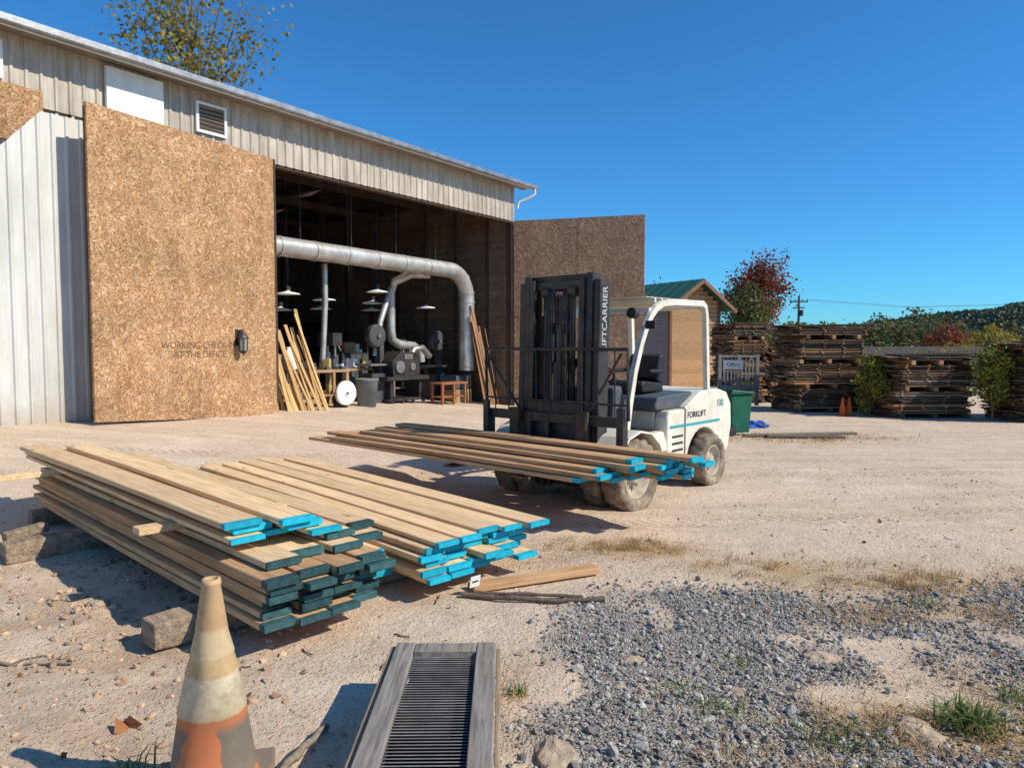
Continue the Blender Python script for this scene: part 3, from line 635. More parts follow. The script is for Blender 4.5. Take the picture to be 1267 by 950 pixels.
for s in (1,-1):
    wheel('front_wheel',0,.74*s,.39,.24,s); wheel('front_wheel_inner',0,.46*s,.385,.22,s); wheel('rear_wheel',-1.85,.64*s,.325,.22,s)
mb=MB(); mb.bx((-1.5,-.40,.22),(.16,.40,.60)); mb.cyl((0,-.7,.39),(0,.7,.39),.09); mb.cyl((-1.85,-.6,.325),(-1.85,.6,.325),.07); mb.bx((-.36,-.56,.60),(.1,.56,.70)); mb.obj('chassis',BLACK,fk,.01)
mb=MB()
for s in (1,-1):
    lo,hi=(.42,.60) if s>0 else (-.60,-.42)
    mb.prism([(-.98,.34),(-.98,.30),(-1.38,.30),(-1.38,.98),(-1.02,.98),(-.98,.90)],lo,hi)
    mb.prism([(-.50,.52),(-.98,.52),(-.98,.60),(-.90,.76),(-.47,.74)],lo,hi)
mb.bx((-.98,-.42,.62),(-1.38,.42,.97))
mb.obj('side_panels',CREAM,fk,.025,seg=3)
mb=MB()
for s in (1,-1):
    for i in range(6):
        a=R(165-i*26);b=R(165-(i+1)*26); r=.46
        mb.box(((math.cos((a+b)/2))*r*.99,.66*s,.39+math.sin((a+b)/2)*r*.99),(.215,.44,.022),0,(0,math.pi/2-(a+b)/2,0))
mb.obj('fenders',CREAM,fk,.006)
mb=MB()
for s in (1,-1):
    mb.bx((-.96,.46*s,.26),(-.52,.62*s,.29)); mb.bx((-.53,.46*s,.26),(-.51,.60*s,.52)); mb.bx((-.97,.42*s,.27),(-.52,.44*s,.52))
mb.bx((-.95,-.5,.742),(-.12,.5,.765)); mb.obj('floor_and_steps',BLACK,fk,.004)
mb=MB(); mb.prism([(-.08,.77),(-.30,.77),(-.34,1.12),(-.26,1.30),(-.10,1.28)],-.46,.46); mb.obj('dashboard',GREY,fk,.03)
mb=MB(); mb.prism([(-.88,.985),(-.84,1.02),(-.90,1.14),(-1.70,1.17),(-1.72,.985)],-.52,.52); mb.obj('engine_hood',GREY,fk,.05,seg=3)
arch=[(-1.85+.42*math.cos(R(a)),.30+.42*math.sin(R(a))) for a in range(0,181,15)]
mb=MB(); poly=[(-1.385,.30)]+arch+[(-2.34,.30),(-2.52,.42),(-2.60,.70),(-2.58,.98),(-2.46,1.13),(-2.2,1.19),(-1.75,1.17),(-1.385,1.00)]
mb.prism(poly,-.60,.60); mb.obj('counterweight',CREAM,fk,.07,seg=4)
mb=MB(); mb.prism([(-1.40,.32),(-2.3,.32),(-2.3,.74),(-1.4,.74)],-.36,.36); mb.obj('wheel_well',BLACK,fk)
mb=MB(); mb.bx((-2.612,-.35,.6),(-2.59,.35,.95)); 
for i in range(6): mb.bx((-2.63,-.33,.63+i*.05),(-2.61,.33,.65+i*.05))
mb.cyl((-2.6,0,.42),(-2.68,0,.42),.03); mb.obj('radiator_grille',BLACK,fk,.003)
mb=MB()
mb.prism([(-1.03,.775),(-2.25,.775),(-2.27,.805),(-1.03,.805)],.6015,.606)
mb.obj('stripe',TSTR,fk)
text('body_lettering','FORKLIFT',.105,TM((-1.66,.6065,.90),(-1,0,0),(0,0,1)),INK,fk)
text('number_lettering','100',.13,TM((-2.26,.604,1.0),(-1,0,0),(0,0,1)),TSTR,fk)
mb=MB()
for z in (.42,.50,.58,.66): mb.bx((-1.33,.6015,z),(-1.08,.604,z+.025))
mb.bx((-1.389,.595,.3),(-1.381,.604,.98)); mb.obj('panel_gaps_and_vents',BLACK,fk)
mb=MB(); mb.prism([(-1.02,1.17),(-1.00,1.27),(-1.06,1.31),(-1.48,1.27),(-1.5,1.17)],-.24,.24); mb.prism([(-1.42,1.28),(-1.36,1.34),(-1.44,1.60),(-1.52,1.63),(-1.58,1.58),(-1.54,1.24)],-.22,.22)
for s in (1,-1): mb.box((-1.28,.27*s,1.42),(.34,.05,.05))
mb.obj('seat',mat('black_vinyl',(.025,.025,.027),None,5,rough=.5,bump=.1),fk,.03,seg=3)
mb=MB(); mb.tube([(-.28,.0,1.2),(-.50,0,1.42)],.025)
c=Vector((-.50,0,1.43)); nrm=Vector((-.22,0,.22)).normalized(); a_=Vector((0,1,0)); b_=nrm.cross(a_)
mb.tube([c+a_*.17*math.cos(t)+b_*.17*math.sin(t) for t in np.linspace(0,2*math.pi,25)],.014,8,cap=False)
for t in (0,2.1,4.2): mb.cyl(c,c+a_*.17*math.cos(t)+b_*.17*math.sin(t),.01,n=6)
for y in (-.2,-.27,-.34): mb.cyl((-.30,y,1.2),(-.40,y,1.50),.008,n=6); mb.cyl((-.39,y,1.47),(-.41,y,1.53),.018,n=8)
mb.obj('steering_and_levers',BLACK,fk)
mb=MB()
def strap(P,y,w,d,m=0):
    for i in range(len(P)-1):
        a=Vector((P[i][0],0,P[i][1]));b=Vector((P[i+1][0],0,P[i+1][1])); dd=b-a; ang=math.atan2(dd.z,dd.x)
        mb.box(((a.x+b.x)/2,y+(.0006*i),(a.z+b.z)/2),(dd.length+d*.25,w,d-.001*(i%2)),m,(0,-ang,0))
gp=[(-.20,.75),(-.27,1.10),(-.36,1.45),(-.48,1.75),(-.58,1.93),(-.67,2.05),(-.78,2.14),(-.92,2.20),(-1.2,2.225),(-1.86,2.235)]
for s in (1,-1):
    strap(gp,.54*s,.06,.07); strap([(-1.86,2.235),(-1.93,2.20),(-1.96,2.10),(-2.02,1.15)],.54*s,.06,.065)
for x in np.linspace(-.84,-1.84,8): mb.box((x,0,2.235),(.035,1.02,.05))
mb.box((-.70,0,2.12),(.06,1.06,.05)); mb.box((-1.25,0,2.268),(1.1,.95,.008)); mb.box((-1.93,0,2.2),(.06,1.02,.06))
mb.obj('overhead_guard',CREAM,fk,.012)
mb=MB(); 
for s in (1,-1): mb.box((-.50,.66*s,1.95),(.04,.12,.09)); mb.tube([(-.56,.55*s,1.95),(-.52,.62*s,1.95)],.01); mb.cyl((-.5,.46*s,2.08),(-.42,.46*s,2.08),.06,n=14)
mb.obj('mirrors_and_lights',BLACK,fk,.006)
mast=empty('mast'); mast.parent=fk; mast.location=(.24,0,0); mast.rotation_euler=(0,R(-1.5),0)
mb=MB()
def chan(y,x,z0,z1,s,w=.05,d=.13):
    mb.bx((x-d/2,y-.008,z0),(x+d/2,y+.008,z1)); mb.bx((x-d/2,y-.008,z0),(x-d/2+.02,y-s*w,z1)); mb.bx((x+d/2-.02,y-.008,z0),(x+d/2,y-s*w,z1))
for s in (1,-1):
    chan(.53*s,0,.18,2.40,s,.07,.17); chan(.445*s,.03,.28,2.47,s,.07,.15); chan(.36*s,.06,.33,2.42,s,.06,.14)
    mb.cyl((-.03,.27*s,.2),(-.03,.27*s,2.05),.036,n=14); mb.cyl((-.03,.27*s,2.05),(-.03,.27*s,2.40),.022,n=12,m=1)
    mb.cyl((-.06,.20*s,.2),(-.06,.20*s,1.9),.03,n=12)
    for k in (-.014,.014): mb.bx((.03,.17*s+k-.006,.6),(.05,.17*s+k+.006,2.3),1)
    for q in (.06,.095,.13): mb.tube([(.11,q*s,.7),(.11,q*s*1.1,1.5),(.10,q*s,2.2+q*.3),(.04,q*s,2.34+q*.2),(-.03,q*s,2.25),(-.05,q*s,.9)],.014,8)
    mb.cyl((.04,.13*s,2.30),(.04,.23*s,2.30),.065,n=18)
    for z in (.45,1.1,1.8): mb.bx((-.10,.30*s,z),(-.07,.50*s,z+.07))
for z,x,h in ((2.36,-.07,.10),(1.55,-.07,.08),(.95,-.07,.08),(.35,-.07,.14)): mb.bx((x-.03,-.52,z-h/2),(x+.0,.52,z+h/2))
for z,x in ((2.43,.02),(.9,.02)): mb.bx((x-.02,-.44,z-.04),(x+.01,.44,z+.04))
mb.bx((.05,-.35,2.32),(.08,.35,2.40)); mb.cyl((.05,0,.45),(.05,0,1.55),.06,n=16); mb.cyl((.05,0,1.55),(.05,0,1.9),.035,n=12,m=1)
mb.bx((.02,-.12,1.85),(.08,.12,1.95))
mb.obj('mast_channels',[BLACK,mat('greasy_steel',(.12,.11,.10),(.07,.06,.05),8,rough=.4,metal=.6)],mast,.003)
LETT=mat('white_lettering',(.6,.6,.58),None,30,rough=.6,bump=0)
text('mast_lettering','LIFTCARRIER',.115,TM((0,.5395,2.0),(0,0,1),(1,0,0)),LETT,mast)
mb=MB()
for s in (1,-1): mb.cyl((-.35,.36*s,.72),(.12,.45*s,.62),.04,n=12)
mb.obj('tilt_cylinders',BLACK,fk)
mb=MB(); mb.bx((.34,-.92,.52),(.40,.92,.64)); mb.bx((.34,-.92,.92),(.40,.92,1.02))
for y in (-.89,-.30,-.05,.30,.89): mb.bx((.335,y-.035,.525),(.41,y+.035,1.015))
mb.bx((.30,-.33,.5),(.34,.33,1.15)); mb.bx((.41,-.94,.55),(.45,-.86,1.12)); mb.bx((.41,.86,.55),(.45,.94,1.12))
for y in (-.55,.12): mb.cyl((.43,y,.70),(.43,y+.5,.70),.035,n=12,m=1)
mb.obj('carriage',[BLACK,STEEL],fk,.006)
mb=MB()
mb.tube([(.40,-.92,1.0),(.42,-.92,1.69),(.42,.97,1.69),(.40,.97,1.0)],.02,8,sm=False)
for y in np.linspace(-.78,.82,9): mb.cyl((.41,y,1.02),(.42,y,1.69),.0075,n=6)
mb.cyl((.42,-.9,1.15),(.42,.95,1.15),.012,n=6)
for s in (1,-1): mb.cyl((.42,.9*s,1.65),(.36,.45*s,1.02),.014,n=8)
mb.obj('load_backrest',BLACK,fk)
mb=MB()
for y in (-.45,.45):
    mb.bx((.42,y-.065,.50),(.475,y+.065,1.06)); mb.prism([(.42,.50),(1.46,.53),(1.46,.545),(.475,.552),(.42,.56)],y-.065,y+.065)
mb.obj('forks',RUSTY,fk,.006)
mb=MB(); mb.bx((-.2,.36,.78),(-.1,.44,1.2)); mb.tube([(-.1,.3,.9),(.1,.35,1.0),(.1,.36,2.0)],.012,6); mb.obj('hoses',BLACK,fk)
ld=empty('lumber_pile',(.64,7.94,FZ),FA+math.pi/2)
random.seed(21)
mb=MB(); zz=.562
for i,(x1,n) in enumerate(((1.40,5),(1.38,5),(1.30,4),(1.18,4),(1.10,3))):
    for k in range(n):
        xf=x1-k*.19; near=1.27+.66*(1.36-xf)+random.uniform(-.12,.14)+.04*i; L=4.15*random.uniform(.95,1.03)-.1*i
        board(mb,near,-xf,zz+i*.041+random.uniform(0,.002),L,.18,.037,1,random.uniform(-.006,.01),zr=random.uniform(-.02,.02))
board(mb,1.95,-.88,zz-.001+5*.041,3.9,.17,.034,1,.01)
mb.obj('boards',[PINE2,TEAL],ld)
# ------------------------------------------------------------------ traffic cones
def m_cone():
    t=NT('cone_rubber'); s=t.n('ShaderNodeSeparateXYZ'); t.l(t.tc.outputs['Object'],s.inputs[0]); z=t.math('MULTIPLY',s.outputs[2],.71/.80)
    z=t.math('ADD',z,t.math('MULTIPLY',t.math('SUBTRACT',t.noise(9,None,6),.5),.02))
    q=t.ramp(z,[(0,(.62,.20,.08)),(.292,(.62,.20,.08)),(.298,(.58,.44,.26)),(.33,(.66,.53,.34)),(.41,(.70,.58,.40)),(.415,(.62,.42,.21)),(.47,(.62,.42,.21)),(.475,(.66,.50,.29)),(.55,(.64,.46,.26)),(.556,(.58,.35,.17)),(.8,(.60,.39,.21))])
    patch=t.ramp(t.noise(3.4,t.mapping((1,1,.8),(.4,.2,2.0)),4,.5),[(.47,0.0),(.49,1.0)]); low=t.ramp(z,[(.25,1.0),(.28,0.0)])
    q=t.mix(t.math('MULTIPLY',patch,low),q,(.20,.17,.13))
    q=t.mix(t.ramp(t.noise(14,None,9,.75),[(.46,0.0),(.72,.8)]),q,(.30,.21,.13))
    t.bump(t.noise(30,None,6),.25,.005); return t.fin(q,.75,0,.2)
def cone(x,y,h,m,tilt=0):
    e=empty('traffic_cone',(x,y,float(gz(x,y)))); e.rotation_euler=(tilt,tilt*.5,.3)
    k=h/.71
    mb=MB(); pr=[(.145,.03),(.140,.045),(.130,.10),(.100,.292),(.103,.298),(.078,.41),(.080,.415),(.064,.47),(.066,.475),(.047,.55),(.048,.556),(.028,.69),(.030,.695),(.028,.71),(.018,.712),(.016,.66)]
    mb.lathe([(r*k,z*k) for r,z in pr],Matrix.Identity(4),40,0,lambda i,q: 1+.012*math.sin(q*math.pi*6/40+i)); 
    mb.obj('cone_body',m,e)
    mb=MB(); mb.box((0,0,.018*k),(.37*k,.37*k,.032*k)); mb.obj('cone_base',m,e,.01)
cone(-1.06,2.50,.79,m_cone(),R(1.5))
OC=mat('orange_cone_rubber',(.80,.15,.03),(.66,.11,.02),6,rough=.6)
cone(8.32,18.25,.46,OC); cone(8.58,18.45,.46,OC)
# ------------------------------------------------------------------ louvred panel in the foreground
lv=empty('louvred_shutter',(-.30,3.26,.20)); lv.rotation_euler=(R(-1.5),0,R(.8))
W=.225; fw=.085; LL=1.65; mb=MB()
mb.bx((-W,-LL,0),(-W+fw,0,.04)); mb.bx((W-fw,-LL,0),(W,0,.04)); mb.bx((-W+fw+.002,-.10,0),(W-fw-.002,-.002,.038)); mb.bx((-W+fw+.002,-LL,0),(W-fw-.002,-LL+.1,.038))
mb.bx((-W-.028,-LL,-.12),(-W-.003,0.0,.022),1); mb.bx((W+.003,-LL,-.12),(W+.022,-.01,.015),1); mb.bx((-W,.003,-.12),(W,.025,.02),1)
def m_gy(name,c1,c2,c3):
    t=NT(name); n=t.noise(3,t.mapping((16,1.0,16)),9,.65,.5); c=t.ramp(n,[(.32,c1),(.5,c2),(.66,c3)])
    c=t.mix(t.ramp(t.noise(4,None,8,.7),[(.45,0.0),(.75,.5)]),c,(.36,.27,.18)); t.bump(n,.6,.006); return t.fin(c,.92,0,.1)
mb.obj('frame',[m_gy('grey_shutter_wood',(.34,.31,.27),(.245,.22,.195),(.14,.125,.11)),m_gy('brown_edge_wood',(.42,.32,.21),(.32,.23,.15),(.18,.13,.09))],lv,.004)
mb=MB(); n=66
for i in range(n):
    y=-.112-i*(LL-.22)/n; mb.box((0,y,.014),(2*(W-fw)-.006,.015,.003),0,(R(-28),0,0))
mb.obj('louvre_slats',mat('dark_grey_slats',(.32,.31,.30),(.20,.195,.19),10,rough=.6,metal=.1,dirt=(.3,.25,.2),dsc=8,damt=.3,isl=.2),lv)
mb=MB(); mb.bx((-W+fw,-LL+.1,-.03),(W-fw,-.1,-.025)); mb.obj('backing',mat('dark_backing',(.015,.014,.013),None,5,rough=1),lv)
mb=MB(); mb.bx((-W+.02,-.45,-.205),(W-.02,-.3,-.125)); mb.bx((-W+.02,-1.5,-.205),(W-.02,-1.3,-.125)); mb.obj('support_blocks',OLDW,lv,.01)
BARK=mat('bark',(.20,.14,.10),(.11,.08,.06),12,rough=.95,bump=.6,bd=.02)
def stick(name,P,r,m=BARK):
    mb=MB(); Q=[]
    for i in range(len(P)-1):
        for k in range(5):
            f=k/5; x=P[i][0]*(1-f)+P[i+1][0]*f; y=P[i][1]*(1-f)+P[i+1][1]*f; zz=P[i][2]*(1-f)+P[i+1][2]*f
            x+=random.uniform(-.008,.008); y+=random.uniform(-.008,.008); Q.append((x,y,float(gz(x,y))+r+zz))
    x,y,z_=P[-1]; Q.append((x,y,float(gz(x,y))+r+z_))
    mb.tube(Q,[r*random.uniform(.75,1.15) for _ in Q],9); mb.obj(name,m)
stick('fallen_branch',[(-.32,4.55,0),(0,4.48,.01),(.3,4.45,0),(.58,4.50,0)],.018)
stick('fallen_branch',[(-.25,4.62,0),(.1,4.55,.02),(.45,4.56,0)],.013)
stick('wood_stick',[(-.77,2.95,.0),(-.83,2.6,.04),(-.86,2.3,.06)],.016,OLDW)
stick('wood_stick',[(-2.6,3.6,.0),(-2.2,3.55,.0)],.008,OLDW)
for i in range(26):
    x=random.uniform(-2.5,3.5); y=random.uniform(2.9,5.2); a=random.uniform(0,6.3); l=random.uniform(.06,.2)
    stick('wood_stick',[(x,y,0),(x+l*math.cos(a),y+l*math.sin(a),.005)],.004)
# ------------------------------------------------------------------ background lumber stacks
STK=[m_wood('aged_lumber_'+str(i),*c,isl=.6,dirt=.4) for i,c in enumerate((((.16,.105,.072),(.105,.072,.05),(.052,.037,.029)),((.46,.25,.12),(.33,.17,.085),(.18,.10,.055)),((.32,.27,.22),(.22,.18,.15),(.11,.095,.08))))]
def bgstack(x,y,ang,w,d,h,seed,cap=True):
    random.seed(seed); e=empty('lumber_stack',(x,y,float(gz(x,y))),ang); mb=MB(); z=.12
    for xx in (-w*.4,0,w*.4): mb.box((xx,0,.05),(.12,d,.12),0)
    pk=0; ox=random.uniform(-.08,.08); pw=w*random.uniform(.86,1.0); mi=0
    while z<h-.08:
        t=random.choice((.028,.034,.045)); 
        if random.random()<.45: mi=random.choices((0,1,2),(6,2.4,1.2))[0]
        nb=max(3,int(d/.22))
        for k in range(nb):
            l=pw*random.uniform(.84,1.05); m2=mi if random.random()<.65 else random.choice((0,0,1,2))
            mb.box((ox+random.uniform(-.1,.1),-d/2+(k+.5)*d/nb+random.uniform(-.03,.0),z+t/2),(l,d/nb-.012,t),m2,(0,random.uniform(-.004,.004),0))
        z+=t
        for xx in np.linspace(-pw*.43,pw*.43,4): mb.box((ox+xx+random.uniform(-.06,.06),-.01,z+.012),(.045,d*1.03,.024),random.choice((0,1,1)))
        z+=.024; pk+=1
        if pk%9==0:
            for xx in (-pw*.36,0,pw*.36): mb.box((ox+xx,random.uniform(-.05,.0),z+.05),(.10,d*1.03,.10),1)
            z+=.10; ox=random.uniform(-.10,.10); pw=w*random.uniform(.86,1.02)
    if cap:
        for k in range(5): mb.box((random.uniform(-.15,.15),-d*.5+(k+.5)*d/5,z+.02+.012*k%.03),(w*random.uniform(1.05,1.2),d/5,.025),random.choice((0,2)),(R(1.5),random.uniform(-.02,.02),random.uniform(-.03,.03)))
        mb.box((.1,0,z+.075),(w*1.0,d*1.0,.03),0,(0,R(-1),.03))
    mb.obj('boards',STK,e)
bgstack(7.25,23.4,.15,1.25,1.6,2.45,1); bgstack(8.4,20.0,.12,2.2,1.5,2.30,2); bgstack(10.25,18.4,.1,2.15,1.5,1.5,3); bgstack(12.7,17.2,.05,2.3,1.5,1.85,4)
bgstack(15.4,17.5,.05,2.4,1.5,2.0,5); bgstack(9.0,24.0,.2,2.2,1.4,1.7,6)
# ------------------------------------------------------------------ wooden cabin with green roof
SA=math.atan2(.5,.87); SO=(6.05,28,-.22)
sh=empty('wooden_cabin',SO,SA); Wd=2.56; Ln=6; HT=3.42; PK=4.25
LOG=mat('cabin_siding',(.52,.32,.16),(.38,.22,.11),4,(1,1,8),rough=.75,isl=.15); GRW=mat('cabin_grey_wall',(.30,.27,.30),(.23,.21,.23),3,(1,1,6),rough=.8)
mb=MB(); z=0
while z<HT: mb.box((Wd/2,0,z+.085),(Wd,.06,.165),0,(R(10),0,0)); z+=.17
while z<PK-.12:
    ww=Wd*(PK-z-.06)/(PK-HT); mb.box((Wd/2,0,z+.085),(min(ww,Wd),.06,.165),0,(R(10),0,0)); z+=.17
mb.bx((Wd-.03,.04,0),(Wd+.03,Ln,HT)); mb.obj('gable_siding',LOG,sh)
mb=MB(); z=0
while z<HT: mb.box((0,Ln/2,z+.065),(.06,Ln,.125),0,(0,R(-8),0)); z+=.13
mb.bx((.05,.04,0),(Wd-.05,Ln,HT),0); mb.add([(0,.03,HT),(Wd,.03,HT),(Wd/2,.03,PK)],[(0,1,2)]); mb.obj('side_walls',GRW,sh)
mb=MB(); mb.bx((-.06,-.08,0),(.06,.03,HT)); mb.bx((Wd-.06,-.08,0),(Wd+.06,.03,HT)); mb.bx((-.075,1.6,.0),(-.04,2.6,2.1)); mb.obj('trim',mat('cabin_trim',(.20,.10,.06),None,4),sh,.004)
GRN=mat('green_roof_metal',(.04,.15,.10),(.03,.11,.075),3,rough=.45,metal=.2)
mb=MB(); a=math.atan2(PK-HT,Wd/2); ov=.5
for s in (1,-1):
    l=(Wd/2+ov)/math.cos(a); cx=Wd/2+s*(Wd/2+ov)/2; cz=PK-(Wd/2+ov)/2*math.tan(a)+.07
    mb.box((cx,Ln/2-.1,cz),(l,Ln+.8,.05),0,(0,s*a,0)); mb.box((cx,-.5,cz-.06),(l,.04,.14),1,(0,s*a,0))
    for k in range(12): mb.box((cx,-.4+k*.6,cz+.035),(l,.03,.03),0,(0,s*a,0))
mb.obj('roof',[GRN,mat('roof_fascia',(.26,.13,.08),None,4)],sh)
pr=empty('porch_railing',(6.2,21.3,-.2),.1); mb=MB()
mb.box((.45,0,.55),(1.2,.08,.12)); mb.box((.45,.5,.48),(1.2,1.0,.05)); mb.box((.45,0,1.45),(1.2,.09,.06)); mb.box((.45,0,.72),(1.2,.05,.05))
for i in range(11): mb.box((-.1+i*.11,0,1.08),(.035,.04,.70))
for x in (-.12,.45,1.02): mb.box((x,0,.75),(.09,.1,1.5))
mb.obj('railing',mat('grey_railing',(.28,.275,.27),None,4),pr)
sg=empty('notice_sign',(6.35,20.9,-.2)); mb=MB(); mb.box((0,0,1.18),(.55,.03,.32),1); mb.box((0,-.017,1.06),(.5,.002,.05),2); mb.cyl((-.2,.03,0),(-.2,.03,1.3),.02); mb.cyl((.2,.03,0),(.2,.03,1.3),.02); mb.obj('board',[GREYW,WHITE,ORNG],sg)
text('lettering','Office',.15,TM((0,-.018,1.22),(1,0,0),(0,0,1)),INK,sg)
bn=empty('wheelie_bin',(4.35,14.2,float(gz(4.35,14.2))),.4); mb=MB()
mb.prism([(-.22,.06),(.20,.06),(.26,.80),(-.25,.80)],-.22,.22,0); mb.prism([(-.30,.8),(.30,.8),(.28,.85),(-.26,.90)],-.26,.26,0); mb.cyl((-.25,-.26,.1),(-.25,.26,.1),.1,m=1); mb.cyl((-.31,-.2,.83),(-.31,.2,.83),.015,m=1)
mb.obj('bin_body',[mat('green_plastic',(.015,.12,.07),(.01,.08,.05),4,rough=.5),BLACK],bn,.02)
def tarp(x,y,s,m,name):
    bm=bmesh.new(); bmesh.ops.create_icosphere(bm,subdivisions=4,radius=1)
    for v in bm.verts:
        d=mnoise.noise(v.co*2)*.3+abs(mnoise.noise(v.co*5))*.25; v.co*=(.85+d); v.co.z=max(v.co.z,-.1)*.6; v.co.x*=1.4; v.co*=s
    me=bpy.data.meshes.new(name); bm.to_mesh(me); bm.free(); me.materials.append(m); o=bpy.data.objects.new(name,me); sc.collection.objects.link(o); o.location=(x,y,float(gz(x,y)))
tarp(5.2,15.6,.26,BLUE,'blue_tarp')
for (x,y,a,l) in ((5.3,13.8,.05,1.8),(5.5,13.55,-.1,1.4),(5.9,14.0,.15,1.6)):
    e=empty('timber_plank',(x,y,float(gz(x,y))+.03),a); mb=MB(); mb.box((0,0,0),(l,.16,.04)); mb.obj('plank',OLDW,e,.004)
lb=empty('low_building',(13,30,-.25),.06); mb=MB(); mb.bx((-3.6,0,0),(9,6,1.35),0)
mb.prism([(-4,1.32),(9.4,1.32),(9.4,1.40),(-4,1.40)],-.4,0,1); mb.add([(-4,-.4,1.4),(9.4,-.4,1.4),(9.4,3,1.75),(-4,3,1.75)],[(0,1,2,3)],1)
for x in (-2.5,0,2.5,5): mb.bx((x,-.02,.5),(x+.8,-.003,1.2),2)
mb.obj('building',[mat('grey_siding',(.32,.30,.28),None,3),mat('grey_roof',(.11,.095,.085),None,3,rough=1,spec=0),BLACK],lb)
# ------------------------------------------------------------------ trees
def tree(name,base,cc,rad,nl,ls,ml,seed,tr=.12,nlimb=16,sig=.28,bark=BARK):
    global RNG
    RNG=np.random.default_rng(seed); random.seed(seed); e=empty(name,(0,0,0)); mb=MB(); b=Vector(base); c=Vector(cc)
    top=c+Vector((random.uniform(-.2,.2)*rad[0],0,rad[2]*.6)); P=[b.lerp(top,k/6)+Vector((random.uniform(-1,1),random.uniform(-1,1),0))*tr*.7*(k>0) for k in range(7)]
    mb.tube(P,[tr*(1-.14*k) for k in range(7)],8); tips=[]
    for i in range(nlimb):
        f=random.uniform(.5,1); s=b.lerp(top,f); d=Vector(RNG.normal(size=3)).normalized(); d.z=d.z*.8+.15
        q=random.uniform(.55,1); t=c+Vector((d.x*rad[0]*q,d.y*rad[1]*q,d.z*rad[2]*q)); m=s.lerp(t,.5)+Vector((0,0,-.05*rad[2]))
        mb.tube([s,m,t],[tr*.35,tr*.2,tr*.07],5)
        for k in range(5):
            s2=s.lerp(t,random.uniform(.4,1)); t2=s2+Vector(RNG.normal(size=3))*min(rad)*.28; mb.tube([s2,t2],[tr*.09,tr*.03],4,cap=False)
            tips.append(t2); tips.append(s2.lerp(t2,.6))
    mb.obj('trunk_and_limbs',bark,e)
    tp=np.array([tuple(t) for t in tips]); w=RNG.random(len(tp))**1.5; w/=w.sum(); idx=RNG.choice(len(tp),nl,p=w)
    C=tp[idx]+RNG.normal(size=(nl,3))*min(rad)*sig
    V,F=leaves_arr(C,ls); npmesh('foliage',V,F,ml,False,e)
YG=m_leaf('autumn_yellow_green_leaves',[(.28,.25,.04),(.42,.32,.06),(.16,.18,.035),(.50,.33,.07)],.5,.4)
YB=m_leaf('yellow_green_bush_leaves',[(.30,.30,.05),(.52,.43,.07),(.16,.20,.04),(.28,.30,.06)],1.5,.4)
RD=m_leaf('red_leaves',[(.26,.05,.035),(.40,.09,.05),(.15,.06,.03),(.32,.14,.05)],.5,.35)
GN=m_leaf('green_leaves',[(.05,.09,.025),(.09,.13,.03),(.14,.16,.04),(.19,.18,.05)],.5,.35)
tree('oak_tree',(-13.0,30,0),(-12.9,30,14.2),(2.7,2.5,3.7),3300,.20,YG,5,.16,24,.20)
tree('oak_tree',(-18.5,31,0),(-18.6,31,12.6),(.8,1,1.2),160,.2,YG,6,.06,6)
tree('maple_tree',(15.2,45,-.2),(15.2,45,4.0),(1.9,1.7,3.0),6500,.20,RD,8,.13,26,.22)
tree('maple_tree',(14.1,43,-.2),(14.3,43,3.2),(1.5,1.5,1.9),3400,.18,GN,9,.1,14,.3)
tree('small_tree',(9.2,47,-.2),(9.3,47,4.6),(.9,.9,1.4),900,.16,GN,10,.07,10)
tree('small_tree',(19.3,44,-.2),(19.3,44,1.6),(1.6,1.5,1.0),2500,.18,YG,12,.07,12)
tree('bush',(9.0,18.3,-.25),(9.02,18.3,.55),(.36,.4,.95),3600,.07,YB,13,.03,18,.26)
tree('bush',(11.25,17.0,-.25),(11.3,17.0,.72),(.42,.4,1.15),4000,.07,YB,14,.03,20,.26)
tree('bush',(11.5,19.6,-.25),(11.5,19.6,.8),(.8,.5,.9),2600,.075,YB,15,.03,14,.3)
tree('bush',(7.0,22.0,-.25),(7.05,22.0,.1),(.35,.4,.4),1400,.07,GN,16,.02,10,.3)
RNG=np.random.default_rng(5); random.seed(5)
def mass(name,specs,ls,ml):
    C=[]
    for (x,y,z,r,n) in specs:
        d=RNG.normal(size=(n,3)); d/=np.linalg.norm(d,axis=1)[:,None]; q=.75+.25*RNG.random(n); q*=(.8+.35*vn(d[:,0]*3+x,d[:,2]*3+y,3))
        C.append(np.array((x,y,z))+d*(q*r)[:,None]*np.array((1,1,1.1)))
    V,F=leaves_arr(np.concatenate(C),ls); return npmesh(name,V,F,ml)
sp=[]
for i in range(90):
    y=random.uniform(115,150); px=random.uniform(790,1500); x=(px-633)/900*y; r=random.uniform(1.8,3.4)*(1.35 if 1080<px<1190 else .9); sp.append((x,y,random.uniform(.5,1.0)*r,r,380))
mass('distant_trees',sp,.7,m_leaf('distant_green_leaves',[(.06,.10,.04),(.09,.13,.045),(.14,.15,.05),(.19,.17,.06),(.26,.14,.06)],.12,.25))
def pm(px,Y,z,r,n): return ((px-633)/900*Y,Y,z,r,n)
mass('distant_trees',[pm(1172,95,2.0,1.9,700),pm(1150,98,1.5,1.3,450),pm(1190,96,1.5,1.3,350)],.45,RD)
mass('distant_trees',[pm(1225,70,1.8,1.5,800),pm(1245,72,1.4,1.3,500),pm(1205,74,1.1,1.2,400),pm(1010,80,1.2,1.5,500),pm(1035,84,1.0,1.6,500),pm(1300,70,1.6,1.6,600)],.35,YG)
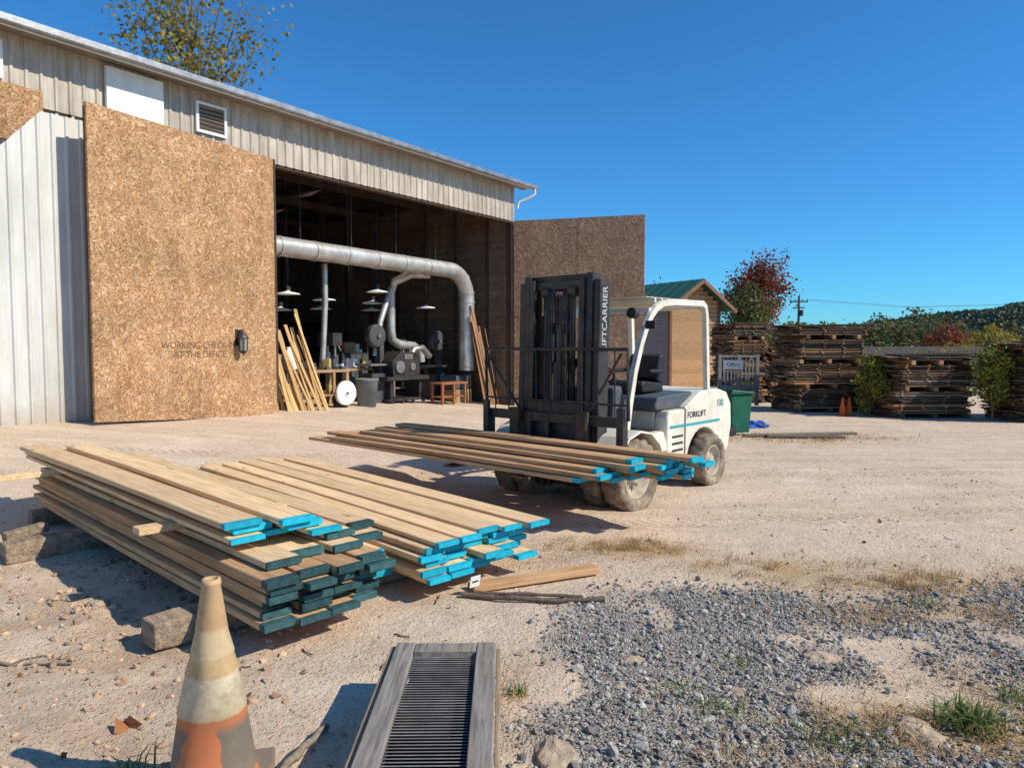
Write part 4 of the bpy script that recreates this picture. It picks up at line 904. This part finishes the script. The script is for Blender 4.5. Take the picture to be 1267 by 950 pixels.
mass('hedge',[(14+i*1.6,26+.3*i,-.1,1.15,700) for i in range(9)]+[(7.5+i*1.3,33,.0,.9,400) for i in range(8)],.16,GN)
n=110; xs=np.linspace(-1500,2600,n); ys=np.linspace(900,1700,30); X,Y=np.meshgrid(xs,ys)
rid=np.exp(-((X-1080)/220)**2)*72+np.exp(-((X-740)/200)**2)*30+20*vn(X/260,Y/500,3)+8*vn(X/60,Y/90,4)
prof=np.sin(np.clip((Y-900)/800,0,1)*math.pi)**.7
Z=rid*prof-3; i=np.arange(X.size).reshape(X.shape); F=np.stack([i[:-1,:-1],i[:-1,1:],i[1:,1:],i[1:,:-1]],-1).reshape(-1,4)
HL=mat('wooded_hill',(.030,.065,.055),(.085,.095,.05),.035,rough=1,bump=1,bsc=.08,bd=12,spec=0)
npmesh('hills',np.stack([X.ravel(),Y.ravel(),Z.ravel()],1),F,HL,True)
# tree canopy covering the hill slopes (one foliage mass)
k=26000; hx=RNG.uniform(150,1500,k); hy=RNG.uniform(905,1320,k)
hr=np.exp(-((hx-1080)/220)**2)*72+np.exp(-((hx-740)/200)**2)*30+20*vn(hx/260,hy/500,3)+8*vn(hx/60,hy/90,4)
hz=hr*np.sin(np.clip((hy-900)/800,0,1)*math.pi)**.7-3+RNG.uniform(0,4,k)
V,F=leaves_arr(np.stack([hx,hy,hz],1),11); npmesh('hillside_trees',V,F,m_leaf('hillside_leaves',[(.035,.075,.06),(.06,.10,.065),(.10,.12,.06),(.16,.12,.06)],.01,.1))
up=empty('utility_pole',(48.3,123,-.25)); mb=MB(); mb.cyl((0,0,0),(0,0,10.0),.24,.18,8); mb.box((0,0,9.0),(3.0,.2,.22)); mb.box((0,0,8.0),(2.0,.2,.2)); mb.cyl((.45,-.1,6.6),(.45,-.1,7.6),.3)
for x in (-1.4,-.6,.6,1.4): mb.cyl((x,0,9.05),(x,0,9.4),.09,n=6)
mb.obj('pole',mat('pole_wood',(.10,.075,.06),None,4),up); mb=MB()
for x in (-1.4,1.4): mb.tube([(x,0,9.4),(x+22,6,8.4),(x+45,12,9.2)],.02,4)
mb.obj('wires',BLACK,up)
